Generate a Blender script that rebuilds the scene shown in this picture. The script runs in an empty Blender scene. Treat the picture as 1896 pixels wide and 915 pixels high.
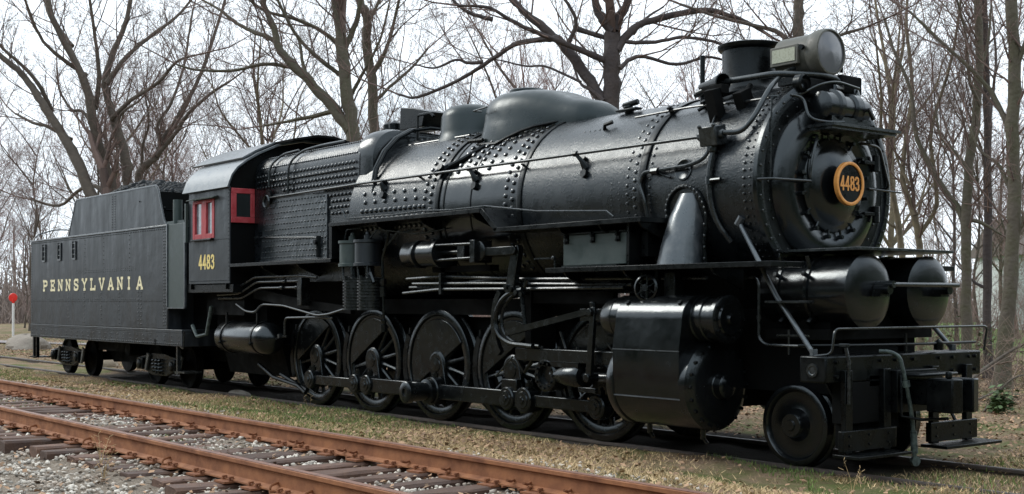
import bpy, math, random
import numpy as np
from mathutils import Vector, Matrix
random.seed(7)
PI = math.pi
S = bpy.context.scene
COL = S.collection
# ------------------------------------------------------------------ camera
cam_d = bpy.data.cameras.new('camera')
cam = bpy.data.objects.new('camera', cam_d)
COL.objects.link(cam)
cam.location = (18.141, -11.025, 1.675)
YAW = math.radians(141.784)
cam.rotation_euler = (PI/2, 0, YAW - PI/2)
cam_d.sensor_width = 36.0
cam_d.lens = 2333.54/1896*36
cam_d.shift_y = (559.63-457.5)/1896
cam_d.clip_end = 3000
S.camera = cam
# ------------------------------------------------------------------ sky, sun, exposure
SUN = Vector((-.72, -.36, .60)).normalized()
w = bpy.data.worlds.new("World"); S.world = w; w.use_nodes = True
nt = w.node_tree; N = nt.nodes; L = nt.links
bg = N['Background']
sky = N.new('ShaderNodeTexSky'); sky.sky_type = 'NISHITA'; sky.sun_disc = False
sky.sun_elevation = math.asin(SUN.z); sky.sun_rotation = math.atan2(SUN.x, SUN.y)
sky.air_density = 1.0; sky.dust_density = 2.0
tc = N.new('ShaderNodeTexCoord'); mp = N.new('ShaderNodeMapping'); mp.inputs['Scale'].default_value = (1, 1, 2.6)
no = N.new('ShaderNodeTexNoise'); no.inputs['Scale'].default_value = 2.2; no.inputs['Detail'].default_value = 7; no.inputs['Roughness'].default_value = .6
cr = N.new('ShaderNodeValToRGB'); cr.color_ramp.elements[0].position = .22; cr.color_ramp.elements[1].position = .44
mix = N.new('ShaderNodeMixRGB'); mix.inputs[2].default_value = (9.5, 10.4, 11.2, 1)
L.new(tc.outputs['Generated'], mp.inputs[0]); L.new(mp.outputs[0], no.inputs[0]); L.new(no.outputs[0], cr.inputs[0])
L.new(cr.outputs[0], mix.inputs[0]); L.new(sky.outputs[0], mix.inputs[1]); L.new(mix.outputs[0], bg.inputs[0])
bg.inputs['Strength'].default_value = .13
sd = bpy.data.lights.new('sun', 'SUN'); sd.energy = 1.5; sd.angle = math.radians(20); sd.color = (1, .95, .87)
so = bpy.data.objects.new('sun', sd); COL.objects.link(so); so.rotation_euler = SUN.to_track_quat('Z', 'Y').to_euler()
S.view_settings.view_transform = 'Standard'; S.view_settings.look = 'None'
S.view_settings.exposure = 0.22; S.view_settings.gamma = 1.0

# ------------------------------------------------------------------ materials
def mat(name, col, rough=.5, metal=0, coat=0, spec=.5, noise=None, bump=None, island=0):
    """noise=(scale, colour2, lo, hi) ; bump=(scale, strength, dist) ; island = per-piece brightness spread"""
    m = bpy.data.materials.new(name); m.use_nodes = True
    t = m.node_tree; b = t.nodes['Principled BSDF']
    b.inputs['Base Color'].default_value = (*col, 1); b.inputs['Roughness'].default_value = rough
    b.inputs['Metallic'].default_value = metal; b.inputs['Coat Weight'].default_value = coat
    b.inputs['Coat Roughness'].default_value = .12
    b.inputs['Specular IOR Level'].default_value = spec
    if max(col) < .06: b.inputs['Specular Tint'].default_value = (.80, .93, 1, 1)
    tc = t.nodes.new('ShaderNodeTexCoord'); src = None
    if noise:
        n = t.nodes.new('ShaderNodeTexNoise'); n.inputs['Detail'].default_value = 6; n.inputs['Roughness'].default_value = .65
        if isinstance(noise[0], tuple):              # streaks: a different scale per axis
            mpp = t.nodes.new('ShaderNodeMapping'); mpp.inputs['Scale'].default_value = (noise[0][1], noise[0][1], noise[0][2]); t.links.new(tc.outputs['Object'], mpp.inputs[0]); t.links.new(mpp.outputs[0], n.inputs[0]); n.inputs['Scale'].default_value = noise[0][0]
        else: n.inputs['Scale'].default_value = noise[0]; t.links.new(tc.outputs['Object'], n.inputs[0])
        r = t.nodes.new('ShaderNodeValToRGB'); r.color_ramp.elements[0].position = noise[2]; r.color_ramp.elements[1].position = noise[3]
        r.color_ramp.elements[0].color = (*col, 1); r.color_ramp.elements[1].color = (*noise[1], 1)
        t.links.new(n.outputs[0], r.inputs[0]); src = r.outputs[0]
        # roughness varies with the same dirt
        mr = t.nodes.new('ShaderNodeMapRange'); mr.inputs[1].default_value = .3; mr.inputs[2].default_value = .7
        mr.inputs[3].default_value = rough*.70; mr.inputs[4].default_value = min(1, rough*1.45)
        t.links.new(n.outputs[0], mr.inputs[0]); t.links.new(mr.outputs[0], b.inputs['Roughness'])
    if island:
        g = t.nodes.new('ShaderNodeNewGeometry'); oi = t.nodes.new('ShaderNodeObjectInfo')
        ad = t.nodes.new('ShaderNodeMath'); ad.operation = 'ADD'
        t.links.new(g.outputs['Random Per Island'], ad.inputs[0]); t.links.new(oi.outputs['Random'], ad.inputs[1])
        fr = t.nodes.new('ShaderNodeMath'); fr.operation = 'FRACT'; t.links.new(ad.outputs[0], fr.inputs[0])
        mr2 = t.nodes.new('ShaderNodeMapRange'); mr2.inputs[3].default_value = 1-island; mr2.inputs[4].default_value = 1+island
        t.links.new(fr.outputs[0], mr2.inputs[0])
        hs = t.nodes.new('ShaderNodeHueSaturation'); t.links.new(mr2.outputs[0], hs.inputs['Value'])
        if src: t.links.new(src, hs.inputs['Color'])
        else: hs.inputs['Color'].default_value = (*col, 1)
        src = hs.outputs[0]
    if src: t.links.new(src, b.inputs['Base Color'])
    if bump:
        prev = None
        for sc, st, di in (bump if isinstance(bump[0], tuple) else (bump,)):
            n2 = t.nodes.new('ShaderNodeTexNoise'); n2.inputs['Scale'].default_value = sc; n2.inputs['Detail'].default_value = 4
            t.links.new(tc.outputs['Object'], n2.inputs[0])
            bu = t.nodes.new('ShaderNodeBump'); bu.inputs['Strength'].default_value = st; bu.inputs['Distance'].default_value = di
            t.links.new(n2.outputs[0], bu.inputs['Height'])
            if prev: t.links.new(prev, bu.inputs['Normal'])
            prev = bu.outputs[0]
        t.links.new(prev, b.inputs['Normal'])
        if coat: t.links.new(prev, b.inputs['Coat Normal'])
    return m
M = {}
M['gloss'] = mat('gloss_black_paint', (.0025, .003, .0035), .20, spec=.5, coat=.15, noise=(3, (.007, .008, .009), .35, .75), bump=((2.2, .25, .03), (70, .22, .004)))
M['dapple'] = mat('weathered_gloss_black_paint', (.002, .003, .004), .25, spec=.42, coat=.22, noise=(5, (.010, .012, .014), .35, .75), bump=((1.3, .35, .03), (48, .75, .005), (130, .6, .003)))
M['black'] = mat('black_paint', (.0018, .0022, .0026), .28, spec=.22, noise=(6, (.008, .009, .009), .4, .8), bump=(40, .25, .006))
M['gear'] = mat('oily_grey_black_steel', (.003, .0035, .004), .22, spec=.5, noise=(9, (.012, .014, .014), .45, .8), bump=(30, .3, .005))
M['matte'] = mat('sooty_black', (.002, .002, .002), .8, spec=.12, noise=(4, (.005, .0045, .004), .4, .8))
M['tender'] = mat('satin_charcoal_paint', (.009, .011, .014), .38, spec=.5, noise=((1.1, 5, .6), (.030, .034, .040), .40, .78), bump=((1.3, .5, .04), (45, .2, .004)))
M['roof'] = mat('grey_sheen_roof_paint', (.038, .045, .052), .33, spec=.8, coat=.4, noise=(7, (.09, .097, .105), .45, .7), bump=(12, .3, .01))
M['greenish'] = mat('faded_green_grey_paint', (.034, .048, .046), .42, noise=(4, (.06, .075, .07), .4, .75), bump=(30, .2, .005))
M['rivet'] = mat('glossy_bolt_heads', (.006, .007, .008), .16, spec=.6, coat=.6)
M['dome'] = mat('dark_green_black_paint', (.003, .007, .0065), .30, spec=.45, noise=(3, (.005, .010, .009), .4, .75), bump=((3, .3, .02), (60, .2, .004)))
M['pipe'] = mat('worn_pipe_paint', (.010, .012, .013), .28, coat=.3, noise=(14, (.04, .043, .045), .5, .8), bump=(60, .2, .003))
M['red'] = mat('red_window_paint', (.33, .03, .04), .5, noise=(12, (.42, .07, .08), .4, .7))
M['gold'] = mat('gold_leaf_paint', (.72, .56, .17), .5, noise=(30, (.8, .68, .32), .4, .7))
M['cream'] = mat('cream_lettering_paint', (.80, .74, .50), .55, noise=(30, (.66, .56, .30), .45, .75))
M['brass'] = mat('ochre_number_plate_paint', (.72, .33, .085), .45, noise=(20, (.60, .24, .05), .4, .7))
M['glass'] = mat('dark_glass', (.02, .024, .025), .06, spec=.8)
M['curtain'] = mat('pale_blind_behind_glass', (.20, .235, .26), .12, coat=.6, noise=(9, (.09, .11, .13), .4, .7))
M['lens'] = mat('grey_lamp_glass', (.10, .105, .12), .15, coat=.5, noise=(3, (.13, .135, .15), .3, .7))
M['nbox'] = mat('aged_number_board', (.36, .38, .30), .5, noise=(40, (.22, .24, .18), .45, .7))
M['lamp'] = mat('weathered_lamp_case', (.060, .062, .052), .5, noise=(16, (.11, .11, .095), .45, .75), bump=(40, .2, .004))
M['rubber'] = mat('grey_green_hose_rubber', (.018, .025, .025), .4, noise=(20, (.09, .12, .11), .4, .7))
M['coal'] = mat('coal', (.006, .007, .008), .6, spec=.25, noise=(10, (.012, .013, .015), .4, .8), island=.5)
M['panel'] = mat('dull_panel_paint', (.012, .015, .018), .32, spec=.8, coat=.2, noise=(4, (.028, .032, .037), .35, .75), bump=(6, .4, .02))
M['rust'] = mat('orange_rust', (.31, .125, .048), .8, noise=(4, (.15, .056, .027), .36, .68), bump=(50, .4, .004))
M['rusthead'] = mat('worn_rail_head', (.27, .135, .09), .38, noise=(5, (.13, .062, .045), .36, .66), bump=(60, .2, .002))
M['rail2'] = mat('dark_steel_rail', (.055, .045, .040), .5, noise=(12, (.085, .06, .05), .4, .7))
M['tie'] = mat('weathered_tie_wood', (.070, .037, .026), .85, noise=(6, (.14, .082, .058), .38, .72), bump=((14, .7, .02), (60, .5, .008)), island=.35)
M['stone'] = mat('pale_ballast_stone', (.24, .18, .135), .9, noise=(2.3, (.54, .50, .44), .34, .56), island=.55)
M['bark'] = mat('grey_brown_bark', (.070, .056, .044), .9, noise=(5, (.115, .095, .075), .38, .7), bump=((9, .8, .05), (30, .6, .02)))
M['barkdark'] = mat('dark_bark', (.050, .036, .034), .9, noise=(5, (.08, .062, .055), .38, .7), bump=(12, .8, .04))
M['barkmoss'] = mat('mossy_bark', (.075, .068, .040), .9, noise=(2.5, (.10, .085, .068), .42, .62), bump=(12, .8, .04))
M['barkpale'] = mat('pale_bark', (.17, .14, .085), .9, noise=(4, (.11, .09, .065), .4, .65), bump=(12, .7, .03))
M['twig'] = mat('bare_twigs', (.135, .092, .078), .9, island=.4)
M['twigred'] = mat('reddish_bare_twigs', (.24, .16, .145), .9, island=.4)
M['brush'] = mat('dead_undergrowth', (.17, .125, .098), .95, island=.5)
M['leaf'] = mat('dead_leaves', (.28, .175, .105), .85, island=.65)
M['straw'] = mat('dry_grass', (.47, .345, .19), .9, island=.5)
M['green'] = mat('green_grass', (.13, .19, .05), .85, island=.5)
M['evergreen'] = mat('dark_evergreen_leaves', (.08, .13, .05), .7, island=.5)
M['white'] = mat('white_post_paint', (.75, .74, .72), .6)
M['reflector'] = mat('red_reflector', (.75, .03, .02), .35)
M['rock'] = mat('grey_brown_boulder', (.20, .17, .14), .9, noise=(3, (.28, .25, .21), .4, .7), bump=(8, .8, .05))
M['log'] = mat('pale_weathered_log', (.30, .24, .17), .9, noise=(4, (.2, .155, .105), .4, .7), bump=(14, .7, .02))
M['siding'] = mat('pale_house_siding', (.50, .52, .52), .7)
M['shingle'] = mat('brown_roof', (.12, .10, .09), .9)

# ------------------------------------------------------------------ mesh helpers
class MB:
    def __init__(s): s.v = []; s.f = []
    def add(s, v, f):
        o = len(s.v); s.v += [tuple(p) for p in v]; s.f += [tuple(i+o for i in q) for q in f]; return s
    def box(s, x0, x1, y0, y1, z0, z1, rot=None, c=None):
        v = [(x, y, z) for z in (z0, z1) for y in (y0, y1) for x in (x0, x1)]
        if rot is not None:
            c = Vector(c if c else ((x0+x1)/2, (y0+y1)/2, (z0+z1)/2)); v = [tuple(rot @ (Vector(p)-c)+c) for p in v]
        return s.add(v, [(0, 2, 3, 1), (4, 5, 7, 6), (0, 1, 5, 4), (2, 6, 7, 3), (0, 4, 6, 2), (1, 3, 7, 5)])
    def tube(s, pts, r, n=8, cap=True):
        pts = [Vector(p) for p in pts]; m = len(pts); R = r if hasattr(r, '__len__') else [r]*m
        rings = []; up = None
        for i, p in enumerate(pts):
            d = (pts[min(i+1, m-1)]-pts[max(i-1, 0)]).normalized()
            if up is None:
                up = Vector((0, 0, 1)) if abs(d.z) < .9 else Vector((1, 0, 0))
            a = (up - d*up.dot(d)).normalized(); b = d.cross(a); up = a
            rings.append([p+(a*math.cos(2*PI*k/n)+b*math.sin(2*PI*k/n))*R[i] for k in range(n)])
        v = [q for rg in rings for q in rg]; f = []
        for i in range(m-1):
            for k in range(n):
                f.append((i*n+k, i*n+(k+1) % n, (i+1)*n+(k+1) % n, (i+1)*n+k))
        if cap: f.append(tuple(range(n-1, -1, -1))); f.append(tuple((m-1)*n+k for k in range(n)))
        return s.add(v, f)
    def lathe(s, org, ax, prof, n=32, a0=0, a1=2*PI):
        """prof = [(distance along axis, radius)]"""
        org = Vector(org); ax = Vector(ax).normalized()
        u = Vector((0, 0, 1)) if abs(ax.z) < .9 else Vector((1, 0, 0)); u = (u-ax*u.dot(ax)).normalized(); w_ = ax.cross(u)
        full = abs(a1-a0-2*PI) < 1e-6; m = n if full else n+1; v = []; f = []
        for d, r in prof:
            for k in range(m):
                t = a0+(a1-a0)*k/n; v.append(org+ax*d+(u*math.cos(t)+w_*math.sin(t))*r)
        for i in range(len(prof)-1):
            for k in range(n):
                k2 = (k+1) % m
                f.append((i*m+k, i*m+k2, (i+1)*m+k2, (i+1)*m+k))
        return s.add(v, f)
    def prism(s, prof, axis, a, b):
        """closed outline extruded; axis 'x': prof (y,z); 'y': prof (x,z); 'z': prof (x,y)"""
        n = len(prof)
        def P(q, t): return {'x': (t, q[0], q[1]), 'y': (q[0], t, q[1]), 'z': (q[0], q[1], t)}[axis]
        v = [P(q, a) for q in prof]+[P(q, b) for q in prof]
        f = [tuple(range(n-1, -1, -1)), tuple(range(n, 2*n))]+[(i, (i+1) % n, n+(i+1) % n, n+i) for i in range(n)]
        return s.add(v, f)
    def sheet(s, prof, axis, a, b, th):
        """open outline given thickness and extruded"""
        q = [Vector((p[0], p[1])) for p in prof]; out = []
        for i, p in enumerate(q):
            d = (q[min(i+1, len(q)-1)]-q[max(i-1, 0)]).normalized(); out.append(p+Vector((-d.y, d.x))*th)
        return s.prism([tuple(p) for p in q]+[tuple(p) for p in reversed(out)], axis, a, b)
    def loft(s, rings, cap=True):
        n = len(rings[0]); v = [p for r in rings for p in r]; f = []
        for i in range(len(rings)-1):
            for k in range(n): f.append((i*n+k, i*n+(k+1) % n, (i+1)*n+(k+1) % n, (i+1)*n+k))
        if cap: f.append(tuple(range(n-1, -1, -1))); f.append(tuple((len(rings)-1)*n+k for k in range(n)))
        return s.add(v, f)
    def rivet(s, p, nrm, r):
        p = Vector(p); nrm = Vector(nrm).normalized(); u = nrm.orthogonal().normalized(); w_ = nrm.cross(u); v = []
        for h, q in ((-.1, 1), (.55, .88)):
            for k in range(6): v.append(p+nrm*r*h+(u*math.cos(k*PI/3)+w_*math.sin(k*PI/3))*r*q)
        v.append(p+nrm*r*.92)
        return s.add(v, [(k, (k+1) % 6, 6+(k+1) % 6, 6+k) for k in range(6)]+[(6+k, 6+(k+1) % 6, 12) for k in range(6)])
    def bolt(s, p, nrm, r, h):
        p = Vector(p); nrm = Vector(nrm).normalized(); return s.tube([p-nrm*.005, p+nrm*h], r, 6)
WORLD0 = {}
def build(name, mb, m, parent=None, smooth=True, bevel=0, kind=None, label=None):
    me = bpy.data.meshes.new(name); me.from_pydata(mb.v, [], mb.f); me.materials.append(M[m] if isinstance(m, str) else m)
    me.update()
    if smooth:
        me.polygons.foreach_set('use_smooth', [True]*len(me.polygons)); me.set_sharp_from_angle(angle=math.radians(38))
    o = bpy.data.objects.new(name, me); COL.objects.link(o)
    if parent is not None:
        o.parent = parent; o.location = -WORLD0.get(parent, Vector((0, 0, 0)))
    WORLD0[o] = Vector((0, 0, 0))
    if bevel:
        b = o.modifiers.new('bevel', 'BEVEL'); b.width = bevel; b.segments = 2; b.limit_method = 'ANGLE'; b.angle_limit = math.radians(40)
    if kind: o['kind'] = kind
    if label: o['label'] = label
    return o
def thing(name, label, cat, loc=(0, 0, 0), group=None):
    o = bpy.data.objects.new(name, None); COL.objects.link(o); o.location = loc; o.empty_display_size = .3
    WORLD0[o] = Vector(loc); tag(o, label, cat, group); return o
def tag(o, label=None, cat=None, group=None, kind=None):
    if label: o['label'] = label
    if cat: o['category'] = cat
    if group: o['group'] = group
    if kind: o['kind'] = kind
    return o
def link_copy(o, parent, loc=None, rot=None):
    c = o.copy(); COL.objects.link(c); c.parent = parent
    if loc is not None: c.location = loc
    if rot is not None: c.rotation_euler = rot
    return c
def arc(cx, cy, r, a0, a1, n):
    return [(cx+r*math.cos(math.radians(a0+(a1-a0)*i/n)), cy+r*math.sin(math.radians(a0+(a1-a0)*i/n))) for i in range(n+1)]
def bend(pts, r=.08, n=4):
    """round the corners of a polyline"""
    P = [Vector(p) for p in pts]; out = [P[0]]
    for i in range(1, len(P)-1):
        a = P[i-1]-P[i]; b = P[i+1]-P[i]; q = min(r, a.length*.45, b.length*.45)
        A = P[i]+a.normalized()*q; B = P[i]+b.normalized()*q
        for k in range(n+1):
            t = k/n; out.append(A*(1-t)**2+P[i]*2*t*(1-t)+B*t*t)
    return out+[P[-1]]

# ------------------------------------------------------------------ ground shape
def sstep(t): t = max(0., min(1., t)); return t*t*(3-2*t)
def gz(x, y):
    """height of the ground; the rusty track lies on a low bank"""
    z = -.04+.235*sstep((-1.5-y)/2.6)
    if y < -6.75: z -= .09*sstep((-6.75-y)/.6)
    if -.7 < y < .7: z -= .05
    if y > 3: z -= .10*sstep((y-3)/10)
    return z
def gzn(x, y):
    return gz(x, y)+.018*math.sin(x*1.7+y*.6)+.015*math.sin(x*.63-y*2.1)+.01*math.sin(x*4.1+y*3.3)

# ================================================================== LETTERS
GL = {
 'P': [[(.14,.0),(.14,1)],[(.14,.93),(.62,.93),(.86,.82),(.86,.60),(.62,.48),(.14,.48)],[(0,.05),(.32,.05)],[(0,.95),(.2,.95)]],
 'E': [[(.16,0),(.16,1)],[(0,.94),(.86,.94)],[(.86,1),(.86,.74)],[(.16,.5),(.6,.5)],[(.6,.62),(.6,.38)],[(0,.06),(.9,.06)],[(.9,0),(.9,.28)]],
 'N': [[(.12,0),(.12,.97)],[(.12,.97),(.82,.05)],[(.82,.05),(.82,1)],[(0,.95),(.2,.95)],[(0,.05),(.28,.05)],[(.68,.95),(1,.95)]],
 'S': [[(.84,.72),(.84,.94),(.70,.95),(.3,.95),(.12,.82),(.14,.62),(.34,.53),(.66,.46),(.88,.34),(.86,.16),(.68,.05),(.3,.05),(.14,.10),(.12,.28)]],
 'Y': [[(.08,.97),(.5,.5)],[(.92,.97),(.5,.5)],[(.5,.5),(.5,0)],[(0,.95),(.26,.95)],[(.74,.95),(1,.95)],[(.34,.05),(.66,.05)]],
 'L': [[(.18,0),(.18,1)],[(0,.95),(.36,.95)],[(0,.06),(.9,.06)],[(.9,0),(.9,.34)]],
 'V': [[(.08,.97),(.48,.03)],[(.92,.97),(.52,.03)],[(0,.95),(.28,.95)],[(.74,.95),(1,.95)]],
 'A': [[(.10,.03),(.48,.97)],[(.90,.03),(.52,.97)],[(.24,.32),(.76,.32)],[(0,.05),(.26,.05)],[(.72,.05),(1,.05)]],
 'I': [[(.5,0),(.5,1)],[(.3,.95),(.7,.95)],[(.3,.05),(.7,.05)]],
 '4': [[(.66,0),(.66,1)],[(.62,.96),(.06,.32)],[(.02,.30),(.96,.30)]],
 '8': [[(.5,.53),(.2,.62),(.16,.82),(.32,.95),(.68,.95),(.84,.82),(.8,.62),(.5,.53),(.16,.42),(.1,.18),(.3,.05),(.7,.05),(.9,.18),(.84,.42),(.5,.53)]],
 '3': [[(.12,.78),(.2,.92),(.5,.96),(.8,.88),(.82,.66),(.62,.54),(.4,.53)],[(.62,.54),(.88,.40),(.86,.14),(.6,.04),(.3,.05),(.1,.20)]],
}
def letter(ch, org, U, V, Nn, w_, h, t, m, parent, name='letter'):
    org, U, V, Nn = Vector(org), Vector(U), Vector(V), Vector(Nn); mb = MB(); e = 0
    for st in GL[ch]:
        for i in range(len(st)-1):
            a = org+U*st[i][0]*w_+V*st[i][1]*h; b = org+U*st[i+1][0]*w_+V*st[i+1][1]*h
            d = (b-a).normalized(); s_ = Nn.cross(d)*t/2; ex = d*t*.30; e += 1
            lo = Nn*.001; hi = Nn*(.004+.0003*e)
            q = [a-ex-s_, b+ex-s_, b+ex+s_, a-ex+s_]
            mb.add([p+lo for p in q]+[p+hi for p in q], [(3, 2, 1, 0), (4, 5, 6, 7), (0, 1, 5, 4), (1, 2, 6, 5), (2, 3, 7, 6), (3, 0, 4, 7)])
    return build(name, mb, m, parent, smooth=False)

# ================================================================== LOCOMOTIVE
AZ = 2.92                                   # boiler axis height
loco = thing('steam_locomotive', 'large glossy black steam locomotive with a round gold number plate on its front', 'locomotive', (4.5, 0, 0))
def RB(x):
    T = [(1.8, 1.27), (3.95, 1.185), (4.05, 1.17), (5.7, 1.15), (5.8, 1.135), (7.9, 1.12), (9.6, 1.125)]
    if x <= T[0][0]: return T[0][1]
    for (a, ra), (b, rb) in zip(T, T[1:]):
        if x <= b: return ra+(rb-ra)*(x-a)/(b-a)
    return T[-1][1]
def bp(x, th, off=0):                       # point on the boiler; th in degrees from the top towards the near side
    t = math.radians(th); r = RB(x)+off
    return (x, -r*math.sin(t), AZ+r*math.cos(t))
def bn(th): t = math.radians(th); return (0, -math.sin(t), math.cos(t))
X = (1, 0, 0)
for a, b, nm, m in ((1.8, 3.97, 'boiler_course', 'dapple'), (3.97, 5.72, 'boiler_course', 'gloss'), (5.72, 7.9, 'boiler_course', 'dapple')):
    mb = MB(); mb.lathe((0, 0, AZ), X, [(x, RB(x)+(.004 if a > 4 else 0)) for x in np.linspace(a, b, 6)], 96); build(nm, mb, m, loco)
mb = MB(); mb.lathe((0, 0, AZ), X, [(7.9, 1.0), (7.9, 1.118)]+[(x, 1.12) for x in (8.2, 8.8, 9.3)]+[(9.50, 1.12), (9.57, 1.125), (9.58, 1.115), (9.58, 1.0)], 96); build('smokebox', mb, 'dapple', loco)
for xx, wd, hh in ((3.97, .05, .016), (5.74, .045, .018), (7.92, .05, .018), (4.12, .02, .012), (4.72, .012, .006)):
    mb = MB(); r = RB(xx); mb.lathe((0, 0, AZ), X, [(xx-wd, r-.02), (xx-wd, r+hh), (xx-wd*.6, r+hh+.004), (xx+wd*.6, r+hh+.004), (xx+wd, r+hh), (xx+wd, r-.02)], 96); build('boiler_band', mb, 'black', loco)
# --- smokebox front
mb = MB(); mb.lathe((0, 0, AZ), X, [(9.50, 0), (9.575, 0), (9.575, .78), (9.575, 1.10)], 96); build('smokebox_front', mb, 'black', loco)
mb = MB(); mb.lathe((0, 0, AZ), X, [(9.55, 1.135), (9.60, 1.135), (9.605, 1.12), (9.605, 1.06), (9.55, 1.05)], 96); build('front_ring', mb, 'gloss', loco)
mb = MB(); mb.lathe((0, 0, AZ), X, [(9.57, .88), (9.60, .87), (9.645, .83), (9.675, .76), (9.69, .68), (9.685, .60), (9.665, .55), (9.66, .5)], 96); build('door_ring', mb, 'gloss', loco)
door = None
mb = MB(); mb.lathe((0, 0, AZ), X, [(9.66, .50), (9.69, .50), (9.70, .485), (9.70, .44), (9.715, .42), (9.745, .36), (9.765, .26), (9.775, .16), (9.78, 0)], 72); door = build('smokebox_door', mb, 'gloss', loco)
for k in range(16):
    a = 2*PI*(k+.5)/16; c = (9.70, .53*math.cos(a), AZ+.53*math.sin(a)); n2 = Vector((0, math.cos(a), math.sin(a)))
    mb = MB(); mb.tube([Vector(c)-n2*.05, Vector(c)+n2*.05], .014, 6); mb.bolt(Vector(c)+n2*.03-Vector((.04, 0, 0)), X, .022, .07); build('door_clamp', mb, 'gear', door)
mb = MB()
for k in range(44):
    a = 2*PI*k/44; mb.rivet((9.606, 1.09*math.cos(a), AZ+1.09*math.sin(a)), X, .016)
for k in range(30):
    a = 2*PI*k/30; mb.rivet((9.577, .93*math.cos(a), AZ+.93*math.sin(a)), X, .014)
build('front_rivets', mb, 'rivet', loco, kind='stuff')
# number plate
mb = MB(); mb.lathe((0, 0, AZ+.005), X, [(9.74, .0), (9.74, .12), (9.86, .12), (9.86, .225), (9.90, .225), (9.90, 0)], 48); plate = build('number_plate', mb, 'black', loco)
mb = MB(); mb.lathe((0, 0, AZ+.005), X, [(9.895, .198), (9.912, .198), (9.917, .205), (9.917, .222), (9.912, .232), (9.87, .232)], 48); build('plate_ring', mb, 'brass', plate)
for i, ch in enumerate('4483'):
    letter(ch, (9.90, -.158+i*.081, AZ-.065), (0, 1, 0), (0, 0, 1), (1, 0, 0), .068, .145, .021, 'brass', plate, 'digit')
# door hinge arms, front handrails
for z in (AZ+.28, AZ-.28):
    mb = MB(); mb.box(9.70, 9.74, .48, .72, z-.02, z+.02); mb.tube([(9.72, .70, z-.09), (9.72, .70, z+.09)], .04, 10); build('door_hinge', mb, 'black', loco, bevel=.006)
mb = MB(); mb.tube(bend([(9.60, -1.12, AZ+.01), (9.74, -1.06, AZ+.01), (9.74, -.45, AZ+.02)], .05), .014); build('grab_iron', mb, 'pipe', loco)
mb = MB(); mb.tube(bend([(9.62, -.37, AZ+.06), (9.72, -.44, AZ+.03), (9.74, -.43, AZ+.25), (9.72, -.30, AZ+.52), (9.62, -.27, AZ+.50)], .12, 6), .016); build('grab_iron', mb, 'pipe', loco)
mb = MB(); mb.tube(bend([(9.6, .45, AZ+.50), (9.74, .50, AZ+.48), (9.74, .74, AZ+.46), (9.74, .92, AZ+.02), (9.6, .95, AZ+.02)], .08, 5), .016); build('grab_iron', mb, 'pipe', loco)
mb = MB(); mb.tube([(9.6, -.92, AZ+.02), (9.62, -.92, AZ+.86)], .010); build('conduit', mb, 'pipe', loco)
mb = MB(); mb.tube([(9.70, .60, AZ), (9.74, 1.14, AZ-.02)], .011); build('grab_iron', mb, 'pipe', loco)
# --- rivets along boiler
def rivet_rows(name, rows, m='rivet', parent=loco):
    mb = MB()
    for x, a0, a1, n, r, off in rows:
        for k in range(n):
            th = a0+(a1-a0)*k/(n-1); mb.rivet(bp(x, th, off), bn(th), r)
    return build(name, mb, m, parent, kind='stuff')
rivet_rows('smokebox_rivets', [(9.42, -60, 150, 52, .017, 0), (9.50, -60, 150, 52, .012, 0)])
rivet_rows('boiler_rivets', [(7.80, -40, 140, 36, .026, 0), (7.68, -37.5, 137.5, 35, .022, 0), (8.04, 60, 130, 16, .018, 0), (5.60, -40, 135, 34, .031, 0), (5.46, -37.5, 132.5, 33, .031, 0), (5.88, -30, 40, 20, .015, 0), (3.82, -30, 130, 32, .034, 0), (3.68, -27.5, 127.5, 31, .034, 0), (4.30, 22, 64, 9, .035, 0), (4.46, 19, 61, 9, .035, 0), (4.62, 22, 64, 9, .035, 0), (4.78, 35, 61, 6, .035, 0), (4.98, 33, 64, 7, .035, 0), (5.2, 25, 60, 7, .033, 0), (7.55, 84, 100, 6, .012, 0), (7.42, 84, 100, 6, .012, 0)])
mb = MB()
for r_, th in enumerate((74, 80, 86, 92, 98)):
    for c in range(13 if th > 80 else 6):
        x = 2.15+c*.12*(1 if th > 80 else 2.1)+(.06 if r_ % 2 else 0)
        if x < 3.6: mb.rivet(bp(x, th), bn(th), .036)
for c in range(9): x = 8.35+c*.09; mb.rivet(bp(x, 36), bn(36), .011)
for k in range(5): mb.rivet(bp(6.55+k*.09, 42), bn(42), .014)
build('staybolt_caps', mb, 'rivet', loco, kind='stuff')
mb = MB()
for k in range(26): x = 2.0+k*.075; mb.rivet((x, -.30-.05*(k % 2), AZ+math.sqrt(RB(x)**2-(.30+.05*(k % 2))**2)), (0, -.25, 1), .022)
mb.tube([(2.15, -.62, AZ+1.09), (3.7, -.42, AZ+1.13)], .012)
build('crown_rivets', mb, 'rivet', loco, kind='stuff')
mb = MB(); mb.lathe(bp(8.55, 80), bn(80), [(0, .125), (.008, .125), (.010, .11), (.004, .10), (.004, 0)], 28); mb.rivet(bp(8.5, 80, .006), bn(80), .012); mb.rivet(bp(8.6, 80, .006), bn(80), .012); build('washout_cover', mb, 'gloss', loco)
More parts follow.
